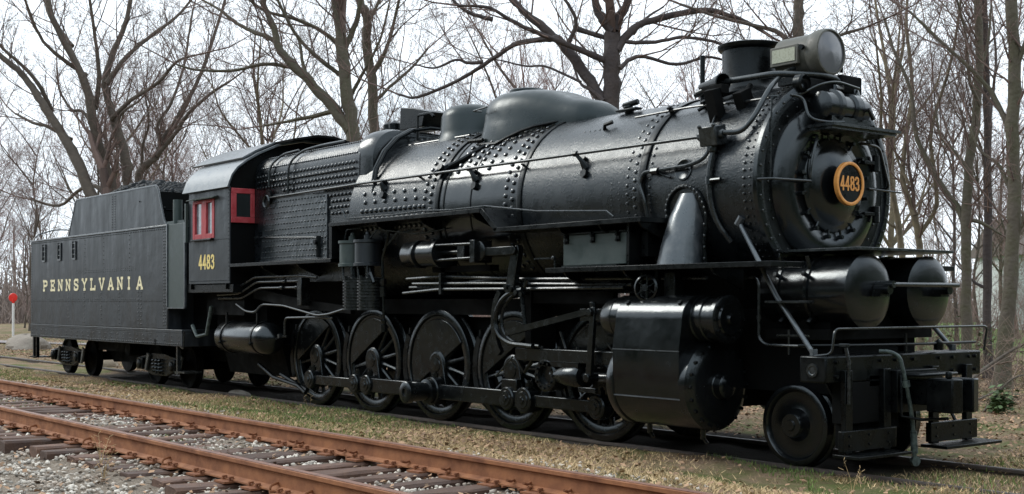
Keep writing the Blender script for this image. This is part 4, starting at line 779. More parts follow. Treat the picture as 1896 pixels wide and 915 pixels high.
for x in np.linspace(-12.2, -5.7, 64): mb.rivet((x, -1.52, 1.735), (0, -1, 0), .009)
for x in np.linspace(-12.2, -3.8, 26):
    for z in (.96, 1.04): mb.rivet((x+random.uniform(-.02, .02), -1.526, z), (0, -1, 0), .012)
for x in np.linspace(-10.6, -5.2, 60): mb.rivet((x, -1.187, 3.16), (0, -1, 0), .009)
for z in np.linspace(3.2, 3.9, 14): mb.rivet((-8.0, -1.187, z), (0, -1, 0), .013); mb.rivet((-7.85, -1.187, z), (0, -1, 0), .013)
build('tank_rivets', mb, 'rivet', body, kind='stuff')
for x in (-11.35, -10.3, -9.35):
    mb = MB(); mb.box(x-.11, x+.11, -1.545, -1.52, 2.60, 2.64); mb.box(x-.11, x-.09, -1.545, -1.52, 2.64, 3.0); mb.box(x+.09, x+.11, -1.545, -1.52, 2.64, 3.0)
    for z in (2.72, 2.84, 2.96): mb.box(x-.09, x+.09, -1.538, -1.52, z-.01, z+.01)
    build('side_step', mb, 'pipe', body)
mb = MB(); mb.box(-12.34, -4.35, -1.524, -1.519, 1.69, 1.70); build('tank_seam', mb, 'black', body)
mb = MB(); mb.lathe((-4.9, -1.527, .92), (0, -1, 0), [(0, .06), (.002, 0)], 16); build('frame_slot', mb, 'matte', body)
txt = 'PENNSYLVANIA'; x0, x1 = -11.42, -5.52
for i, ch in enumerate(txt):
    wd = .30 if ch not in 'I' else .22
    letter(ch, (x0+(x1-x0-.30)*i/11, -1.52, 1.935), (1, 0, 0), (0, 0, 1), (0, -1, 0), wd, .235, .052, 'cream', body)
# trucks
wheel = None; frame_parts = None
def truck(xc, half):
    global wheel
    for s_ in (-1, 1):
        t_ = MB(); y = s_*1.02
        t_.prism([(xc-half-.25, .40), (xc-half-.25, .56), (xc-.3, .66), (xc+.3, .66), (xc+half+.25, .56), (xc+half+.25, .40), (xc+.35, .22), (xc-.35, .22)], 'y', *sorted((y-.04, y+.04)))
        build('truck_frame', t_, 'black', tender, bevel=.01)
    for dx in (-half, half):
        for s_ in (-1, 1):
            if wheel is None:
                mb = MB(); mb.lathe((0, 0, 0), (0, -1, 0), [(0, .06), (0, .43), (.015, .448), (.035, .44), (.045, .42), (.14, .415), (.145, .37), (.10, .34), (.09, .2), (.14, .12), (.16, .1), (.16, 0)], 44); wheel = build('wheel', mb, 'matte', tender); o = wheel
                o.location = Vector((xc+dx, s_*.66, .419))-WORLD0[tender]
            else: link_copy(wheel, tender, Vector((xc+dx, s_*.66, .419))-WORLD0[tender], (0, 0, 0) if s_ < 0 else (0, 0, PI))
            mb = MB(); mb.box(xc+dx-.14, xc+dx+.14, *sorted((s_*.98, s_*1.14)), .32, .56); mb.lathe((xc+dx, s_*1.14, .43), (0, s_, 0), [(0, .10), (.03, .09), (.04, 0)], 14); build('axle_box', mb, 'black', tender, bevel=.015)
            mb = MB(); mb.prism([(xc+dx+.18, .30), (xc+dx+.26, .30), (xc+dx+.42, .62), (xc+dx+.32, .66)], 'y', *sorted((s_*1.07, s_*1.11))); build('brake_hanger', mb, 'roof', tender)
        mb = MB(); mb.tube([(xc+dx, -.66, .419), (xc+dx, .66, .419)], .07, 12); build('axle', mb, 'matte', tender)
    for k in range(3):
        x = xc-.16+k*.16; pts = [(x+.055*math.cos(a*.9), -1.06-.02+.055*math.sin(a*.9), .26+a*.30/30) for a in range(31)]
        mb = MB(); mb.tube(pts, .014, 5); build('coil_spring', mb, 'gear', tender)
truck(-11.15, .78); truck(-5.85, .80)
mb = MB(); mb.box(-9.6, -7.4, -.9, .9, .62, .86); mb.box(-10.2, -4, -.5, .5, .55, .86); mb.tube([(-7.5, -1.05, .70), (-7.5, .9, .70)], .14, 20); build('brake_cylinder', mb, 'matte', tender)
mb = MB(); mb.prism([(-9.9, .62), (-9.6, .34), (-8.0, .40), (-7.2, .34), (-6.9, .62)], 'y', -.55, .55); build('water_scoop_housing', mb, 'matte', tender)
mb = MB(); mb.box(-12.42, -12.34, -1.45, -1.38, .35, .9); mb.box(-12.5, -12.05, -1.5, -1.15, .37, .40); mb.box(-12.2, -12.14, -1.45, -1.38, .40, .86); build('rear_step', mb, 'black', tender)
mb = MB(); mb.box(-4.05, -3.62, -1.5, -1.15, .37, .40); mb.tube(bend([(-3.9, -1.46, .86), (-3.66, -1.5, .82), (-3.62, -1.5, 1.15)], .05), .014, 6); mb.box(-4.1, -4.04, -1.45, -1.38, .40, .86); build('front_step', mb, 'pipe', tender)
mb = MB(); mb.tube(bend([(-12.36, -1.45, 3.12), (-12.55, -1.45, 3.05), (-12.6, -1.3, 3.28), (-12.5, -.9, 3.42), (-12.4, -.2, 3.42)], .15, 6), .016, 6); build('rear_grab_iron', mb, 'pipe', tender)
mb = MB(); mb.tube([(-3.6, -1.35, 1.25), (-3.4, -1.35, 1.05), (-3.1, -1.3, 1.1), (-2.9, -1.3, 1.6)], .035, 8); build('tender_hose', mb, 'rubber', tender)
# coal
random.seed(3); mb = MB()
def coal_h(x, y):
    t = (x+8.3)/2.75
    return 3.55+.78*max(0, 1-(abs(t)**2.2))*max(0, 1-(abs(y)/1.35)**2)**.8*(1.0 if t < 0 else .93)
mb = MB(); nx, ny = 40, 16; vs = []
for i in range(nx+1):
    for j in range(ny+1):
        x = -10.35+4.8*i/nx; y = -1.15+2.3*j/ny; vs.append((x, y, coal_h(x, y)-.05))
mb.add(vs, [(i*(ny+1)+j, (i+1)*(ny+1)+j, (i+1)*(ny+1)+j+1, i*(ny+1)+j+1) for i in range(nx) for j in range(ny)])
ico = [(0, 0, 1), (.89, 0, .45), (.28, .85, .45), (-.72, .53, .45), (-.72, -.53, .45), (.28, -.85, .45), (.72, .53, -.45), (-.28, .85, -.45), (-.89, 0, -.45), (-.28, -.85, -.45), (.72, -.53, -.45), (0, 0, -1)]
icf = [(0, 1, 2), (0, 2, 3), (0, 3, 4), (0, 4, 5), (0, 5, 1), (1, 6, 2), (2, 7, 3), (3, 8, 4), (4, 9, 5), (5, 10, 1), (6, 7, 2), (7, 8, 3), (8, 9, 4), (9, 10, 5), (10, 6, 1), (11, 7, 6), (11, 8, 7), (11, 9, 8), (11, 10, 9), (11, 6, 10)]
ICO = np.array(ico); ICF = np.array(icf)
def rocks(P, R, seed, flat=.7):
    """many irregular stones as one big vertex array"""
    rg = np.random.default_rng(seed); n = len(P)
    v = ICO[None]*(1+rg.uniform(-.28, .28, (n, 12, 1)))
    v = v*np.stack([rg.uniform(.75, 1.3, n), rg.uniform(.7, 1.1, n), rg.uniform(.5, .9, n)*flat/.7], 1)[:, None, :]
    a = rg.uniform(0, 2*PI, n); b = rg.uniform(-.5, .5, n)
    ca, sa, cb, sb = np.cos(a), np.sin(a), np.cos(b), np.sin(b)
    x, y, z = v[..., 0], v[..., 1], v[..., 2]
    x, z = x*cb[:, None]-z*sb[:, None], x*sb[:, None]+z*cb[:, None]
    x, y = x*ca[:, None]-y*sa[:, None], x*sa[:, None]+y*ca[:, None]
    v = np.stack([x, y, z], 2)*np.asarray(R)[:, None, None]+np.asarray(P)[:, None, :]
    f = ICF[None]+12*np.arange(n)[:, None, None]
    return v.reshape(-1, 3), f.reshape(-1, 3)
def npmesh(name, v, f, m, kind=None, parent=None, smooth=False):
    me = bpy.data.meshes.new(name); v = np.asarray(v, np.float32); f = np.asarray(f, np.int32); k = f.shape[1]
    me.vertices.add(len(v)); me.vertices.foreach_set('co', v.ravel())
    me.loops.add(f.size); me.loops.foreach_set('vertex_index', f.ravel())
    me.polygons.add(len(f)); me.polygons.foreach_set('loop_start', np.arange(0, f.size, k, dtype=np.int32))
    me.update(calc_edges=True); me.materials.append(M[m] if isinstance(m, str) else m)
    if smooth: me.polygons.foreach_set('use_smooth', [True]*len(f))
    o = bpy.data.objects.new(name, me); COL.objects.link(o); WORLD0[o] = Vector((0, 0, 0))
    if parent is not None: o.parent = parent; o.location = -WORLD0[parent]
    if kind: o['kind'] = kind
    return o
P = []
for k in range(2600):
    x = random.uniform(-10.3, -5.6); y = random.uniform(-1.12, 1.12); P.append((x, y, coal_h(x, y)-.03))
v, f = rocks(P, np.random.default_rng(4).uniform(.035, .085, len(P)), 5, .8)
f2 = f+len(mb.v)
cm = npmesh('coal_heap', np.vstack([np.array(mb.v), v]), np.vstack([np.array([(q[0], q[1], q[2]) for q in mb.f]+[(q[0], q[2], q[3]) for q in mb.f]), f2]), 'coal')
tag(cm, 'heap of black coal piled up in the bunker of the tender', 'coal', None, 'stuff')

# ================================================================== GROUND
CD = np.array([math.cos(YAW), math.sin(YAW)]); CR = np.array([math.sin(YAW), -math.cos(YAW)]); CP = np.array([18.141, -11.025, 1.675])
def inview(P, m=60):
    P = np.asarray(P); d = (P[:, :2]-CP[:2])@CD; r = (P[:, :2]-CP[:2])@CR
    u = 948+2333.5*r/np.maximum(d, .1); v = 559.6-2333.5*(P[:, 2]-CP[2])/np.maximum(d, .1)
    return (d > 1) & (u > -m) & (u < 1896+m) & (v < 915+m*2)
def gz_np(x, y):
    s = lambda t: (lambda t: t*t*(3-2*t))(np.clip(t, 0, 1))
    z = -.04+.235*s((-1.5-y)/2.6)
    z = np.where(y < -6.75, z-.09*s((-6.75-y)/.6), z); z = np.where(np.abs(y) < .7, z-.05, z); z = np.where(y > 3, z-.10*s((y-3)/10), z)
    return z+.018*np.sin(x*1.7+y*.6)+.015*np.sin(x*.63-y*2.1)+.01*np.sin(x*4.1+y*3.3)
def axis_pts(lo, hi, step, far):
    a = list(np.arange(lo, hi+1e-6, step)); l, r = [], []; d = step; p = lo
    while p > -far: d *= 1.35; p -= d; l.append(p)
    d = step; p = hi
    while p < far: d *= 1.35; p += d; r.append(p)
    return np.array(l[::-1]+a+r)
gx, gy = axis_pts(-42, 24, .22, 700), axis_pts(-16, 22, .16, 700)
XX, YY = np.meshgrid(gx, gy, indexing='ij'); ZZ = gz_np(XX, YY)
rg = np.random.default_rng(1); near = (np.abs(XX+9) < 33) & (np.abs(YY-3) < 19); ZZ = ZZ+np.where(near, rg.normal(0, .007, ZZ.shape), 0)
V = np.stack([XX, YY, ZZ], 2).reshape(-1, 3); nyy = len(gy)
ii, jj = np.meshgrid(np.arange(len(gx)-1), np.arange(nyy-1), indexing='ij'); b0 = (ii*nyy+jj).ravel()
F = np.stack([b0, b0+nyy, b0+nyy+1, b0+1], 1)
gm = bpy.data.materials.new('ground'); gm.use_nodes = True; t = gm.node_tree; pb = t.nodes['Principled BSDF']; pb.inputs['Roughness'].default_value = .95; pb.inputs['Specular IOR Level'].default_value = .15
def nd(ty, **k):
    n = t.nodes.new(ty)
    for a, b in k.items(): setattr(n, a, b)
    return n
tcg = nd('ShaderNodeTexCoord')
def noise(sc, det=6, ro=.6):
    n = nd('ShaderNodeTexNoise'); n.inputs['Scale'].default_value = sc; n.inputs['Detail'].default_value = det; n.inputs['Roughness'].default_value = ro; t.links.new(tcg.outputs['Object'], n.inputs[0]); return n.outputs[0]
def ramp(src, stops):
    r = nd('ShaderNodeValToRGB'); e = r.color_ramp.elements
    while len(e) < len(stops): e.new(.5)
    for q, (p, c) in zip(e, stops): q.position = p; q.color = (*c, 1) if len(c) == 3 else c
    t.links.new(src, r.inputs[0]); return r.outputs[0]
def mixc(fac, a, b):
    m = nd('ShaderNodeMixRGB'); t.links.new(fac, m.inputs[0]); t.links.new(a, m.inputs[1]); t.links.new(b, m.inputs[2]); return m.outputs[0]
litter = ramp(noise(38, 8, .75), [(.28, (.075, .055, .038)), (.45, (.19, .135, .09)), (.58, (.29, .21, .14)), (.72, (.42, .33, .23))])
grass = ramp(noise(60, 8, .8), [(.3, (.045, .055, .02)), (.5, (.10, .12, .04)), (.7, (.19, .18, .08))])
grav = ramp(noise(45, 8, .8), [(.32, (.085, .068, .05)), (.5, (.24, .20, .16)), (.66, (.42, .37, .31))])
lawn = ramp(noise(3, 6, .7), [(.3, (.08, .15, .035)), (.6, (.13, .20, .06)), (.8, (.16, .15, .08))])
sep = nd('ShaderNodeSeparateXYZ'); t.links.new(tcg.outputs['Object'], sep.inputs[0])
def band(lo0, lo1, hi0, hi1, out='Y'):
    a = nd('ShaderNodeMapRange'); a.interpolation_type = 'SMOOTHSTEP'; a.inputs[1].default_value = lo0; a.inputs[2].default_value = lo1
    b = nd('ShaderNodeMapRange'); b.interpolation_type = 'SMOOTHSTEP'; b.inputs[1].default_value = hi0; b.inputs[2].default_value = hi1; b.inputs[3].default_value = 1; b.inputs[4].default_value = 0
    c = nd('ShaderNodeMath', operation='MULTIPLY'); t.links.new(sep.outputs[out], a.inputs[0]); t.links.new(sep.outputs[out], b.inputs[0]); t.links.new(a.outputs[0], c.inputs[0]); t.links.new(b.outputs[0], c.inputs[1]); return c.outputs[0]
col = mixc(ramp(noise(.55, 5, .7), [(.46, (0, 0, 0)), (.60, (1, 1, 1))]), litter, grass)
col = mixc(band(-8.9, -8.2, -4.6, -4.0), col, grav)
col = mixc(band(26, 34, 900, 901), col, lawn)
under_shade = ramp(noise(50, 8, .8), [(.35, (.012, .010, .009)), (.6, (.035, .030, .026)), (.75, (.08, .065, .05))])  # shade beneath engine and tender, painted near-black into the ground colour
shade_mask = nd('ShaderNodeMath', operation='MULTIPLY'); t.links.new(band(-.85, -.70, 1.1, 1.6), shade_mask.inputs[0]); t.links.new(band(-13.5, -12, 9.8, 11.2, 'X'), shade_mask.inputs[1]); col = mixc(shade_mask.outputs[0], col, under_shade)
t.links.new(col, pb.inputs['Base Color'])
bu = nd('ShaderNodeBump'); bu.inputs['Strength'].default_value = .9; bu.inputs['Distance'].default_value = .03; t.links.new(noise(32, 8, .8), bu.inputs['Height']); t.links.new(bu.outputs[0], pb.inputs['Normal'])
M['ground'] = gm
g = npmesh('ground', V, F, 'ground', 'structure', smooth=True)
# gravel lane on the far left
mb = MB(); lane = [(-70, -6), (-44, 2.2), (-34, 7.5), (-26, 13.5)]; q = []
for i, (x, y) in enumerate(lane): q.append((x, y))
mb = MB()
for (xa, ya), (xb, yb) in zip(lane, lane[1:]):
    n_ = 8
    for k in range(n_):
        a = Vector((xa+(xb-xa)*k/n_, ya+(yb-ya)*k/n_)); b = Vector((xa+(xb-xa)*(k+1)/n_, ya+(yb-ya)*(k+1)/n_)); p = Vector((-.55, .83))*1.2
        mb.add([(v.x, v.y, gzn(v.x, v.y)+.045) for v in (a-p, b-p, b+p, a+p)], [(0, 1, 2, 3)])
M['lane'] = mat('grey_gravel_lane', (.22, .20, .20), .95, noise=(12, (.32, .30, .29), .4, .7)); tag(build('gravel_lane', mb, 'lane', smooth=False), kind='structure')

# ================================================================== TRACKS
def railprof(top, h, wbase=.14, whead=.072):
    b = top-h; a, c = wbase/2, whead/2
    return [(-a, b), (a, b), (a, b+.012), (.012, b+.032), (.009, top-.045), (c, top-.036), (c, top-.008), (c-.010, top), (-c+.010, top), (-c, top-.008), (-c, top-.036), (-.009, top-.045), (-.012, b+.032), (-a, b+.012)]
def make_track(name, label, cat, yn, yf, top, x0, x1, m, mh, tie_x, tie_top, tie_c, hw, plates=True, seed=1):
    rnd = random.Random(seed); tr = thing(name, label, cat, ((x0+x1)/2, (yn+yf)/2, tie_top))
    for y in (yn, yf):
        pr = [(y+p, z) for p, z in railprof(top, hw)]; mb = MB()
        mb.prism(pr, 'x', x0, x1); r = build('rail', mb, m, tr, smooth=False)
        mb = MB(); mb.prism([(y-.030, top-.004), (y-.030, top+.0015), (y+.030, top+.0015), (y+.030, top-.004)], 'x', x0, x1); build('railhead', mb, mh, r, smooth=False)
    protos = []
    for k in range(6):
        mb = MB(); L_ = 1.3; 
        rings = []
        for s_ in np.linspace(-L_, L_, 9):
            wv = [rnd.uniform(-.008, .008) for _ in range(6)]
            rings.append([(-.115+wv[0], s_, -.17), (.115+wv[1], s_, -.17), (.115+wv[2], s_, -.018), (.09+wv[3], s_+rnd.uniform(-.012, .012), wv[4]), (-.09, s_, wv[5]), (-.115+wv[1], s_, -.02)])
        mb.loft(rings); protos.append(mb)
    pobj = []; spk = pl = an = None
    for i, x in enumerate(tie_x):
        if len(pobj) < 6: o = build('tie', protos[len(pobj)], 'tie', tr, smooth=False); pobj.append(o)
        else: o = link_copy(pobj[rnd.randrange(6)], tr)
        yc = tie_c+rnd.uniform(-.10, .10); o.location = Vector((x, yc, tie_top+rnd.uniform(-.014, .008)))-WORLD0[tr]; o.rotation_euler = (rnd.uniform(-.01, .01), rnd.uniform(-.02, .02), rnd.uniform(-.045, .045))
        if not plates: continue
        for y in (yn, yf):
            if pl is None:
                mb = MB(); mb.box(-.09, .09, -.15, .15, 0, .016); mb.box(-.09, .09, -.078, -.070, .016, .026); mb.box(-.09, .09, .070, .078, .016, .026)
                for sx in (-.06, .06):
                    for sy in (-.085, .085): mb.box(sx-.009, sx+.009, sy-.009, sy+.009, .0, .045); mb.box(sx-.014, sx+.014, min(sy, sy-math.copysign(.03, sy)), max(sy, sy-math.copysign(.03, sy)), .036, .050)
                pl = build('tie_plate', mb, m, tr, smooth=False); q_ = pl
            else: q_ = link_copy(pl, tr)
            q_.location = Vector((x+rnd.uniform(-.01, .01), y, top-hw-.014))-WORLD0[tr]
            if rnd.random() < .62 and y == yf or rnd.random() < .4:
                if an is None:
                    mb = MB(); mb.tube(bend([(0, .10, .0), (0, .09, .034), (.02, .03, .045), (.06, -.06, .03), (.10, -.13, .05)], .02), .011, 6); mb.box(-.012, .012, -.10, .10, -.02, -.006); an = build('rail_anchor', mb, m, tr, smooth=False); q_ = an
                else: q_ = link_copy(an, tr)
                q_.location = Vector((x+rnd.choice((-.17, .17)), y, top-hw+.012))-WORLD0[tr]; q_.rotation_euler = (0, 0, PI if y == yn else 0)
    return tr
rnd = random.Random(11); txs = []; x = -46.
while x < 17.2: txs.append(x); x += .50+rnd.uniform(-.05, .05)
make_track('railway_track', 'empty railway track with orange rusty rails and rotting wooden ties in front of the locomotive', 'railway track', -6.50, -4.96, .43, -110, 40, 'rust', 'rusthead', txs, .232, -5.73, .18, True, 5)
tx2 = list(np.arange(-30, 20, .62))
make_track('railway_track', 'dark display track carrying the locomotive and tender, half buried in grass', 'railway track', -.755, .755, .0, -100, 45, 'rail2', 'rail2', tx2, -.145, 0, .165, False, 9)

# ================================================================== LOOSE GROUND COVER
rg = np.random.default_rng(21)
def scatter(n, x0, x1, y0, y1, dens=None):
    x = rg.uniform(x0, x1, n); y = rg.uniform(y0, y1, n)
    z = gz_np(x, y); P = np.stack([x, y, z], 1); k = inview(P)
    P = P[k]
    if dens is not None: P = P[rg.uniform(0, 1, len(P)) < dens(P[:, 0], P[:, 1])]
    return P
def patch(x, y, s=1., o=0): return .5+.5*np.sin(x*.9*s+1.3+o+np.sin(y*1.1*s+o))*np.sin(y*1.3*s+.5+np.sin(x*.5*s+o*2))
def dball(x, y):
    d = np.where((y < -4.55) & (y > -8.0), 1.0, .0)
    d = np.where((y >= -4.55), np.clip(1-(y+4.55)/1.6, 0, 1)*.45*(patch(x, y, .7, 3) > .4), d); d = np.where(y <= -7.6, np.clip(1-(-7.6-y)/3, .25, 1)*.75, d)
    D = (x-18.1)*CD[0]+(y+11)*CD[1]; return d*np.clip(15/np.maximum(D, 1), .12, 1)*(.45+.55*patch(x, y, 1.3))
P = scatter(120000, -34, 14, -10.5, -3.4, dball); tx_ = np.array(txs); dt = np.abs(P[:, 0][:, None]-tx_[None]).min(1); P = P[(dt > .125)|(P[:, 1] > -4.3)|(P[:, 1] < -7.15)|(rg.uniform(0, 1, len(P)) < .05)]; R = rg.uniform(.008, .027, len(P)); P[:, 2] += R*.25+rg.uniform(0, .016, len(P))
v, f = rocks(P, R, 6); tag(npmesh('ballast', v, f, 'stone'), 'pale broken ballast stones lying between and beside the rusty rails', 'gravel', None, 'stuff')
def blades(P, h, wd, seed, lean=.5):
    r2 = np.random.default_rng(seed); n = len(P); a = r2.uniform(0, 2*PI, n); H = h*r2.uniform(.4, 1.3, n); W_ = wd*r2.uniform(.6, 1.4, n)
    ln = r2.uniform(0, lean, n)*H; b = r2.uniform(0, 2*PI, n)
    dx, dy = np.cos(a)*W_, np.sin(a)*W_
    top = P+np.stack([np.cos(b)*ln, np.sin(b)*ln, H], 1); o = np.stack([dx, dy, np.zeros(n)], 1)
    v = np.stack([P-o, P+o, top], 1).reshape(-1, 3); return v, np.arange(3*n).reshape(-1, 3)
def near_w(x, y): D = (x-18.1)*CD[0]+(y+11)*CD[1]; return np.clip(16/np.maximum(D, 1), .12, 1)
P = scatter(190000, -30, 16, -4.7, -1.0, lambda x, y: near_w(x, y)*np.clip(patch(x, y, .8)*1.6-.15, .05, 1)*np.where(y > -1.35, .6, 1)); P = np.vstack([P, scatter(14000, 10.4, 17, -1.2, 2.5)]); v, f = blades(P, .045, .006, 1, 2.2)
tag(npmesh('dry_grass', v, f, 'straw'), 'short dry straw coloured grass on the bank between the two tracks', 'dry grass', None, 'stuff')
P = scatter(110000, -34, 16, -4.7, -.8, lambda x, y: near_w(x, y)*(patch(x, y, .55, 2) > .50)*.9); P4 = scatter(16000, 10.6, 17, -1, 2.5); P2 = scatter(26000, -24, 10, -10.5, -4.6, lambda x, y: near_w(x, y)*(patch(x, y, 1.1, 5) > .74)); P3 = scatter(60000, -45, 14, 2.5, 26, lambda x, y: near_w(x, y)*(patch(x, y, .35, 1) > .55)); v, f = blades(np.vstack([P, P2, P3, P4[::3]]), .05, .007, 2, .9)
tag(npmesh('green_grass', v, f, 'green'), 'patches of short green grass growing round the tracks', 'grass', None, 'stuff')
def leaves(P, s, seed):
    r2 = np.random.default_rng(seed); n = len(P); a = r2.uniform(0, 2*PI, n); S_ = s*r2.uniform(.5, 1.4, n); til = r2.uniform(-.5, .5, (n, 2))
    ux = np.stack([np.cos(a), np.sin(a), til[:, 0]], 1)*S_[:, None]; uy = np.stack([-np.sin(a), np.cos(a), til[:, 1]], 1)*S_[:, None]*.6
    C_ = P+np.stack([np.zeros(n), np.zeros(n), r2.uniform(.008, .045, n)], 1); v = np.stack([C_-ux, C_-uy, C_+ux, C_+uy+np.array([0, 0, .008])], 1).reshape(-1, 3); return v, np.arange(4*n).reshape(-1, 4)
P = np.vstack([scatter(60000, -30, 16, -4.7, -1.0, lambda x, y: near_w(x, y)*(.05+.45*patch(x, y, .6, 7)**3)), scatter(90000, -30, 14, 1.0, 22, lambda x, y: np.clip(near_w(x, y)*1.6, 0, 1)), scatter(16000, -24, 12, -10, -4.6, lambda x, y: near_w(x, y)*(.25+.5*patch(x, y, .9, 4))), scatter(30000, -50, -10, 1.5, 14, lambda x, y: near_w(x, y)*1.5)])
v, f = leaves(P, .030, 3); tag(npmesh('fallen_leaves', v, f, 'leaf'), 'brown fallen leaves lying over the grass and the ground behind the locomotive', 'leaves', None, 'stuff')
# tall dead weed stalks between the rails
for i, (x, y, lab) in enumerate(((6.9, -6.9, 'thin dry weed stalk standing against the near rusty rail'), (7.5, -7.1, 'second dry weed stalk, leaning over the near rusty rail'), (1.2, -1.6, 'short dry weed beside the rear driving wheels'), (11.2, -1.7, 'dry weed standing in front of the rail below the pilot'))):
    mb = MB(); r3 = random.Random(i)
    for k in range(5):
        a = r3.uniform(0, 6.28); h = r3.uniform(.12, .34); p = Vector((x, y, gz(x, y)-.01)); mb.tube([p, p+Vector((math.cos(a)*.03, math.sin(a)*.03, h*.5)), p+Vector((math.cos(a)*.10, math.sin(a)*.10, h))], [.003, .0025, .001], 4)
        e = p+Vector((math.cos(a)*.10, math.sin(a)*.10, h))
        for j in range(4): mb.tube([e-Vector((0, 0, .03*j)), e+Vector((r3.uniform(-.05, .05), r3.uniform(-.05, .05), .02-.03*j))], .002, 3)
    tag(build('dry_weed', mb, 'straw'), lab, 'weed')

# ================================================================== TREES
def frust(segs, k=3):
    """segs: array (n,8) p0 p1 r0 r1"""
    s = np.asarray(segs, float); n = len(s); p0, p1, r0, r1 = s[:, :3], s[:, 3:6], s[:, 6], s[:, 7]
    d = p1-p0; d /= np.maximum(np.linalg.norm(d, axis=1), 1e-6)[:, None]
    h = np.where(np.abs(d[:, 2:3]) < .9, np.array([[0, 0, 1.]]), np.array([[1., 0, 0]])); u = np.cross(d, h); u /= np.linalg.norm(u, axis=1)[:, None]; w_ = np.cross(d, u)
    a = np.arange(k)*2*PI/k; ring = u[:, None]*np.cos(a)[None, :, None]+w_[:, None]*np.sin(a)[None, :, None]
    v = np.concatenate([p0[:, None]+ring*r0[:, None, None], p1[:, None]+ring*r1[:, None, None]], 1).reshape(-1, 3)
    i = np.arange(k); f = np.stack([i, (i+1) % k, k+(i+1) % k, k+i], 1)[None]+2*k*np.arange(n)[:, None, None]
    return v, f.reshape(-1, 4)
def grow(out, R, p, d, ln, r, lv, up=.10):
    """one branch with side branches; plain tuples for speed"""
    n = (4, 4, 3, 1)[lv]; nxt = (0, 5, 5, 3)
    st = ln/n; x, y, z = p; dx, dy, dz = d; r0 = r
    for i in range(n):
        w_ = .20; dx += R.uniform(-w_, w_); dy += R.uniform(-w_, w_); dz += R.uniform(-w_, w_)+up
        q = math.sqrt(dx*dx+dy*dy+dz*dz); dx /= q; dy /= q; dz /= q
        r1 = r*(1-(i+1)/n*.62); X_, Y_, Z_ = x+dx*st, y+dy*st, z+dz*st
        out.append((x, y, z, X_, Y_, Z_, r0, r1)); x, y, z = X_, Y_, Z_; r0 = r1
        if lv < 3:
            for s_ in range((1, 2, 2)[lv] if i else 1):
                # side direction
                ax, ay, az = R.gauss(0, 1), R.gauss(0, 1), R.gauss(0, .8); t_ = ax*dx+ay*dy+az*dz; ax -= t_*dx; ay -= t_*dy; az -= t_*dz
                q = math.sqrt(ax*ax+ay*ay+az*az)+1e-6; k = R.uniform(.6, 1.1)
                e = (dx+ax/q*k, dy+ay/q*k, dz+az/q*k); q = math.sqrt(sum(c*c for c in e)); e = tuple(c/q for c in e)
                grow(out, R, (x, y, z), e, ln*R.uniform(.38, .62)*(1-.35*i/n), max(r1*.62, .0045), lv+1, up)
def smooth_limb(pts, r0, r1, R, jit=.02):
    """Catmull-Rom through the points, a little gnarled"""
    P = [Vector(p) for p in pts]; Q = [P[0]*2-P[1]]+P+[P[-1]*2-P[-2]]; out = []
    for i in range(1, len(Q)-2):
        for k in range(4):
            t = k/4; a, b, c, d = Q[i-1], Q[i], Q[i+1], Q[i+2]
            out.append(.5*((2*b)+(c-a)*t+(2*a-5*b+4*c-d)*t*t+(3*b-a-3*c+d)*t**3))
    out.append(P[-1]); n = len(out); r = [r0+(r1-r0)*i/(n-1) for i in range(n)]
    out = [q+Vector((R.uniform(-1, 1), R.uniform(-1, 1), R.uniform(-1, 1)))*r[i]*.18*(i > 0) for i, q in enumerate(out)]
    r = [q*R.uniform(.93, 1.07) for q in r]; r[0] *= 1.15
    return out, r
def make_tree(label, pos, limbs, m='bark', mt='twig', seed=0, dens=.62, group=None, twl=1.0, name='bare_tree', maxlv=0):
    R = random.Random(seed); z0 = gz(*pos)-.05; t_ = thing(name, label, 'tree', (pos[0], pos[1], z0), group)
    th = math.atan2(CR[1], CR[0]); c, s_ = math.cos(th), math.sin(th); segs = []
    for li, (r0, r1, pts) in enumerate(limbs):
        W = [(pos[0]+p[0]*c-p[1]*s_, pos[1]+p[0]*s_+p[1]*c, p[2]) for p in pts]
        if li == 0:
            W = [(W[0][0], W[0][1], z0)]+[q for q in W if q[2] > z0+.5]
        out, r = smooth_limb(W, r0, r1, R)
        if li == 0: r[0] *= 1.35; r[1] *= 1.1
        mb = MB(); mb.tube(out, r, 10 if r0 > .08 else 7); build('trunk' if li == 0 else 'limb', mb, m, t_)
        L_ = sum((out[i+1]-out[i]).length for i in range(len(out)-1)); acc = 0; nxt = .5 if li else 3.4
        for i in range(len(out)-1):
            sg = (out[i+1]-out[i]); l = sg.length; d = sg.normalized()
            while acc+l > nxt:
                q = out[i]+d*(nxt-acc); fr = nxt/L_; rr = r[i]
                a = Vector((R.gauss(0, 1), R.gauss(0, 1), R.gauss(0, .7))); a = (a-d*a.dot(d)).normalized(); e = (d*.5+a*R.uniform(.5, 1.0)+Vector((0, 0, .35))).normalized()
                grow(segs, R, tuple(q), tuple(e), R.uniform(1.1, 2.7)*twl*(1.1-.4*fr), min(rr*.5, .030), 1 if R.random() < .6 else 0)
                nxt += dens*R.uniform(.6, 1.4)*(.6 if fr > .6 else 1)
            acc += l
        grow(segs, R, tuple(out[-1]), tuple((out[-1]-out[-2]).normalized()), 2.4*twl, r[-1]*.9, 0)
    v, f = frust(segs); o = npmesh('twigs', v, f, mt, 'stuff', t_)
    return t_, len(segs)
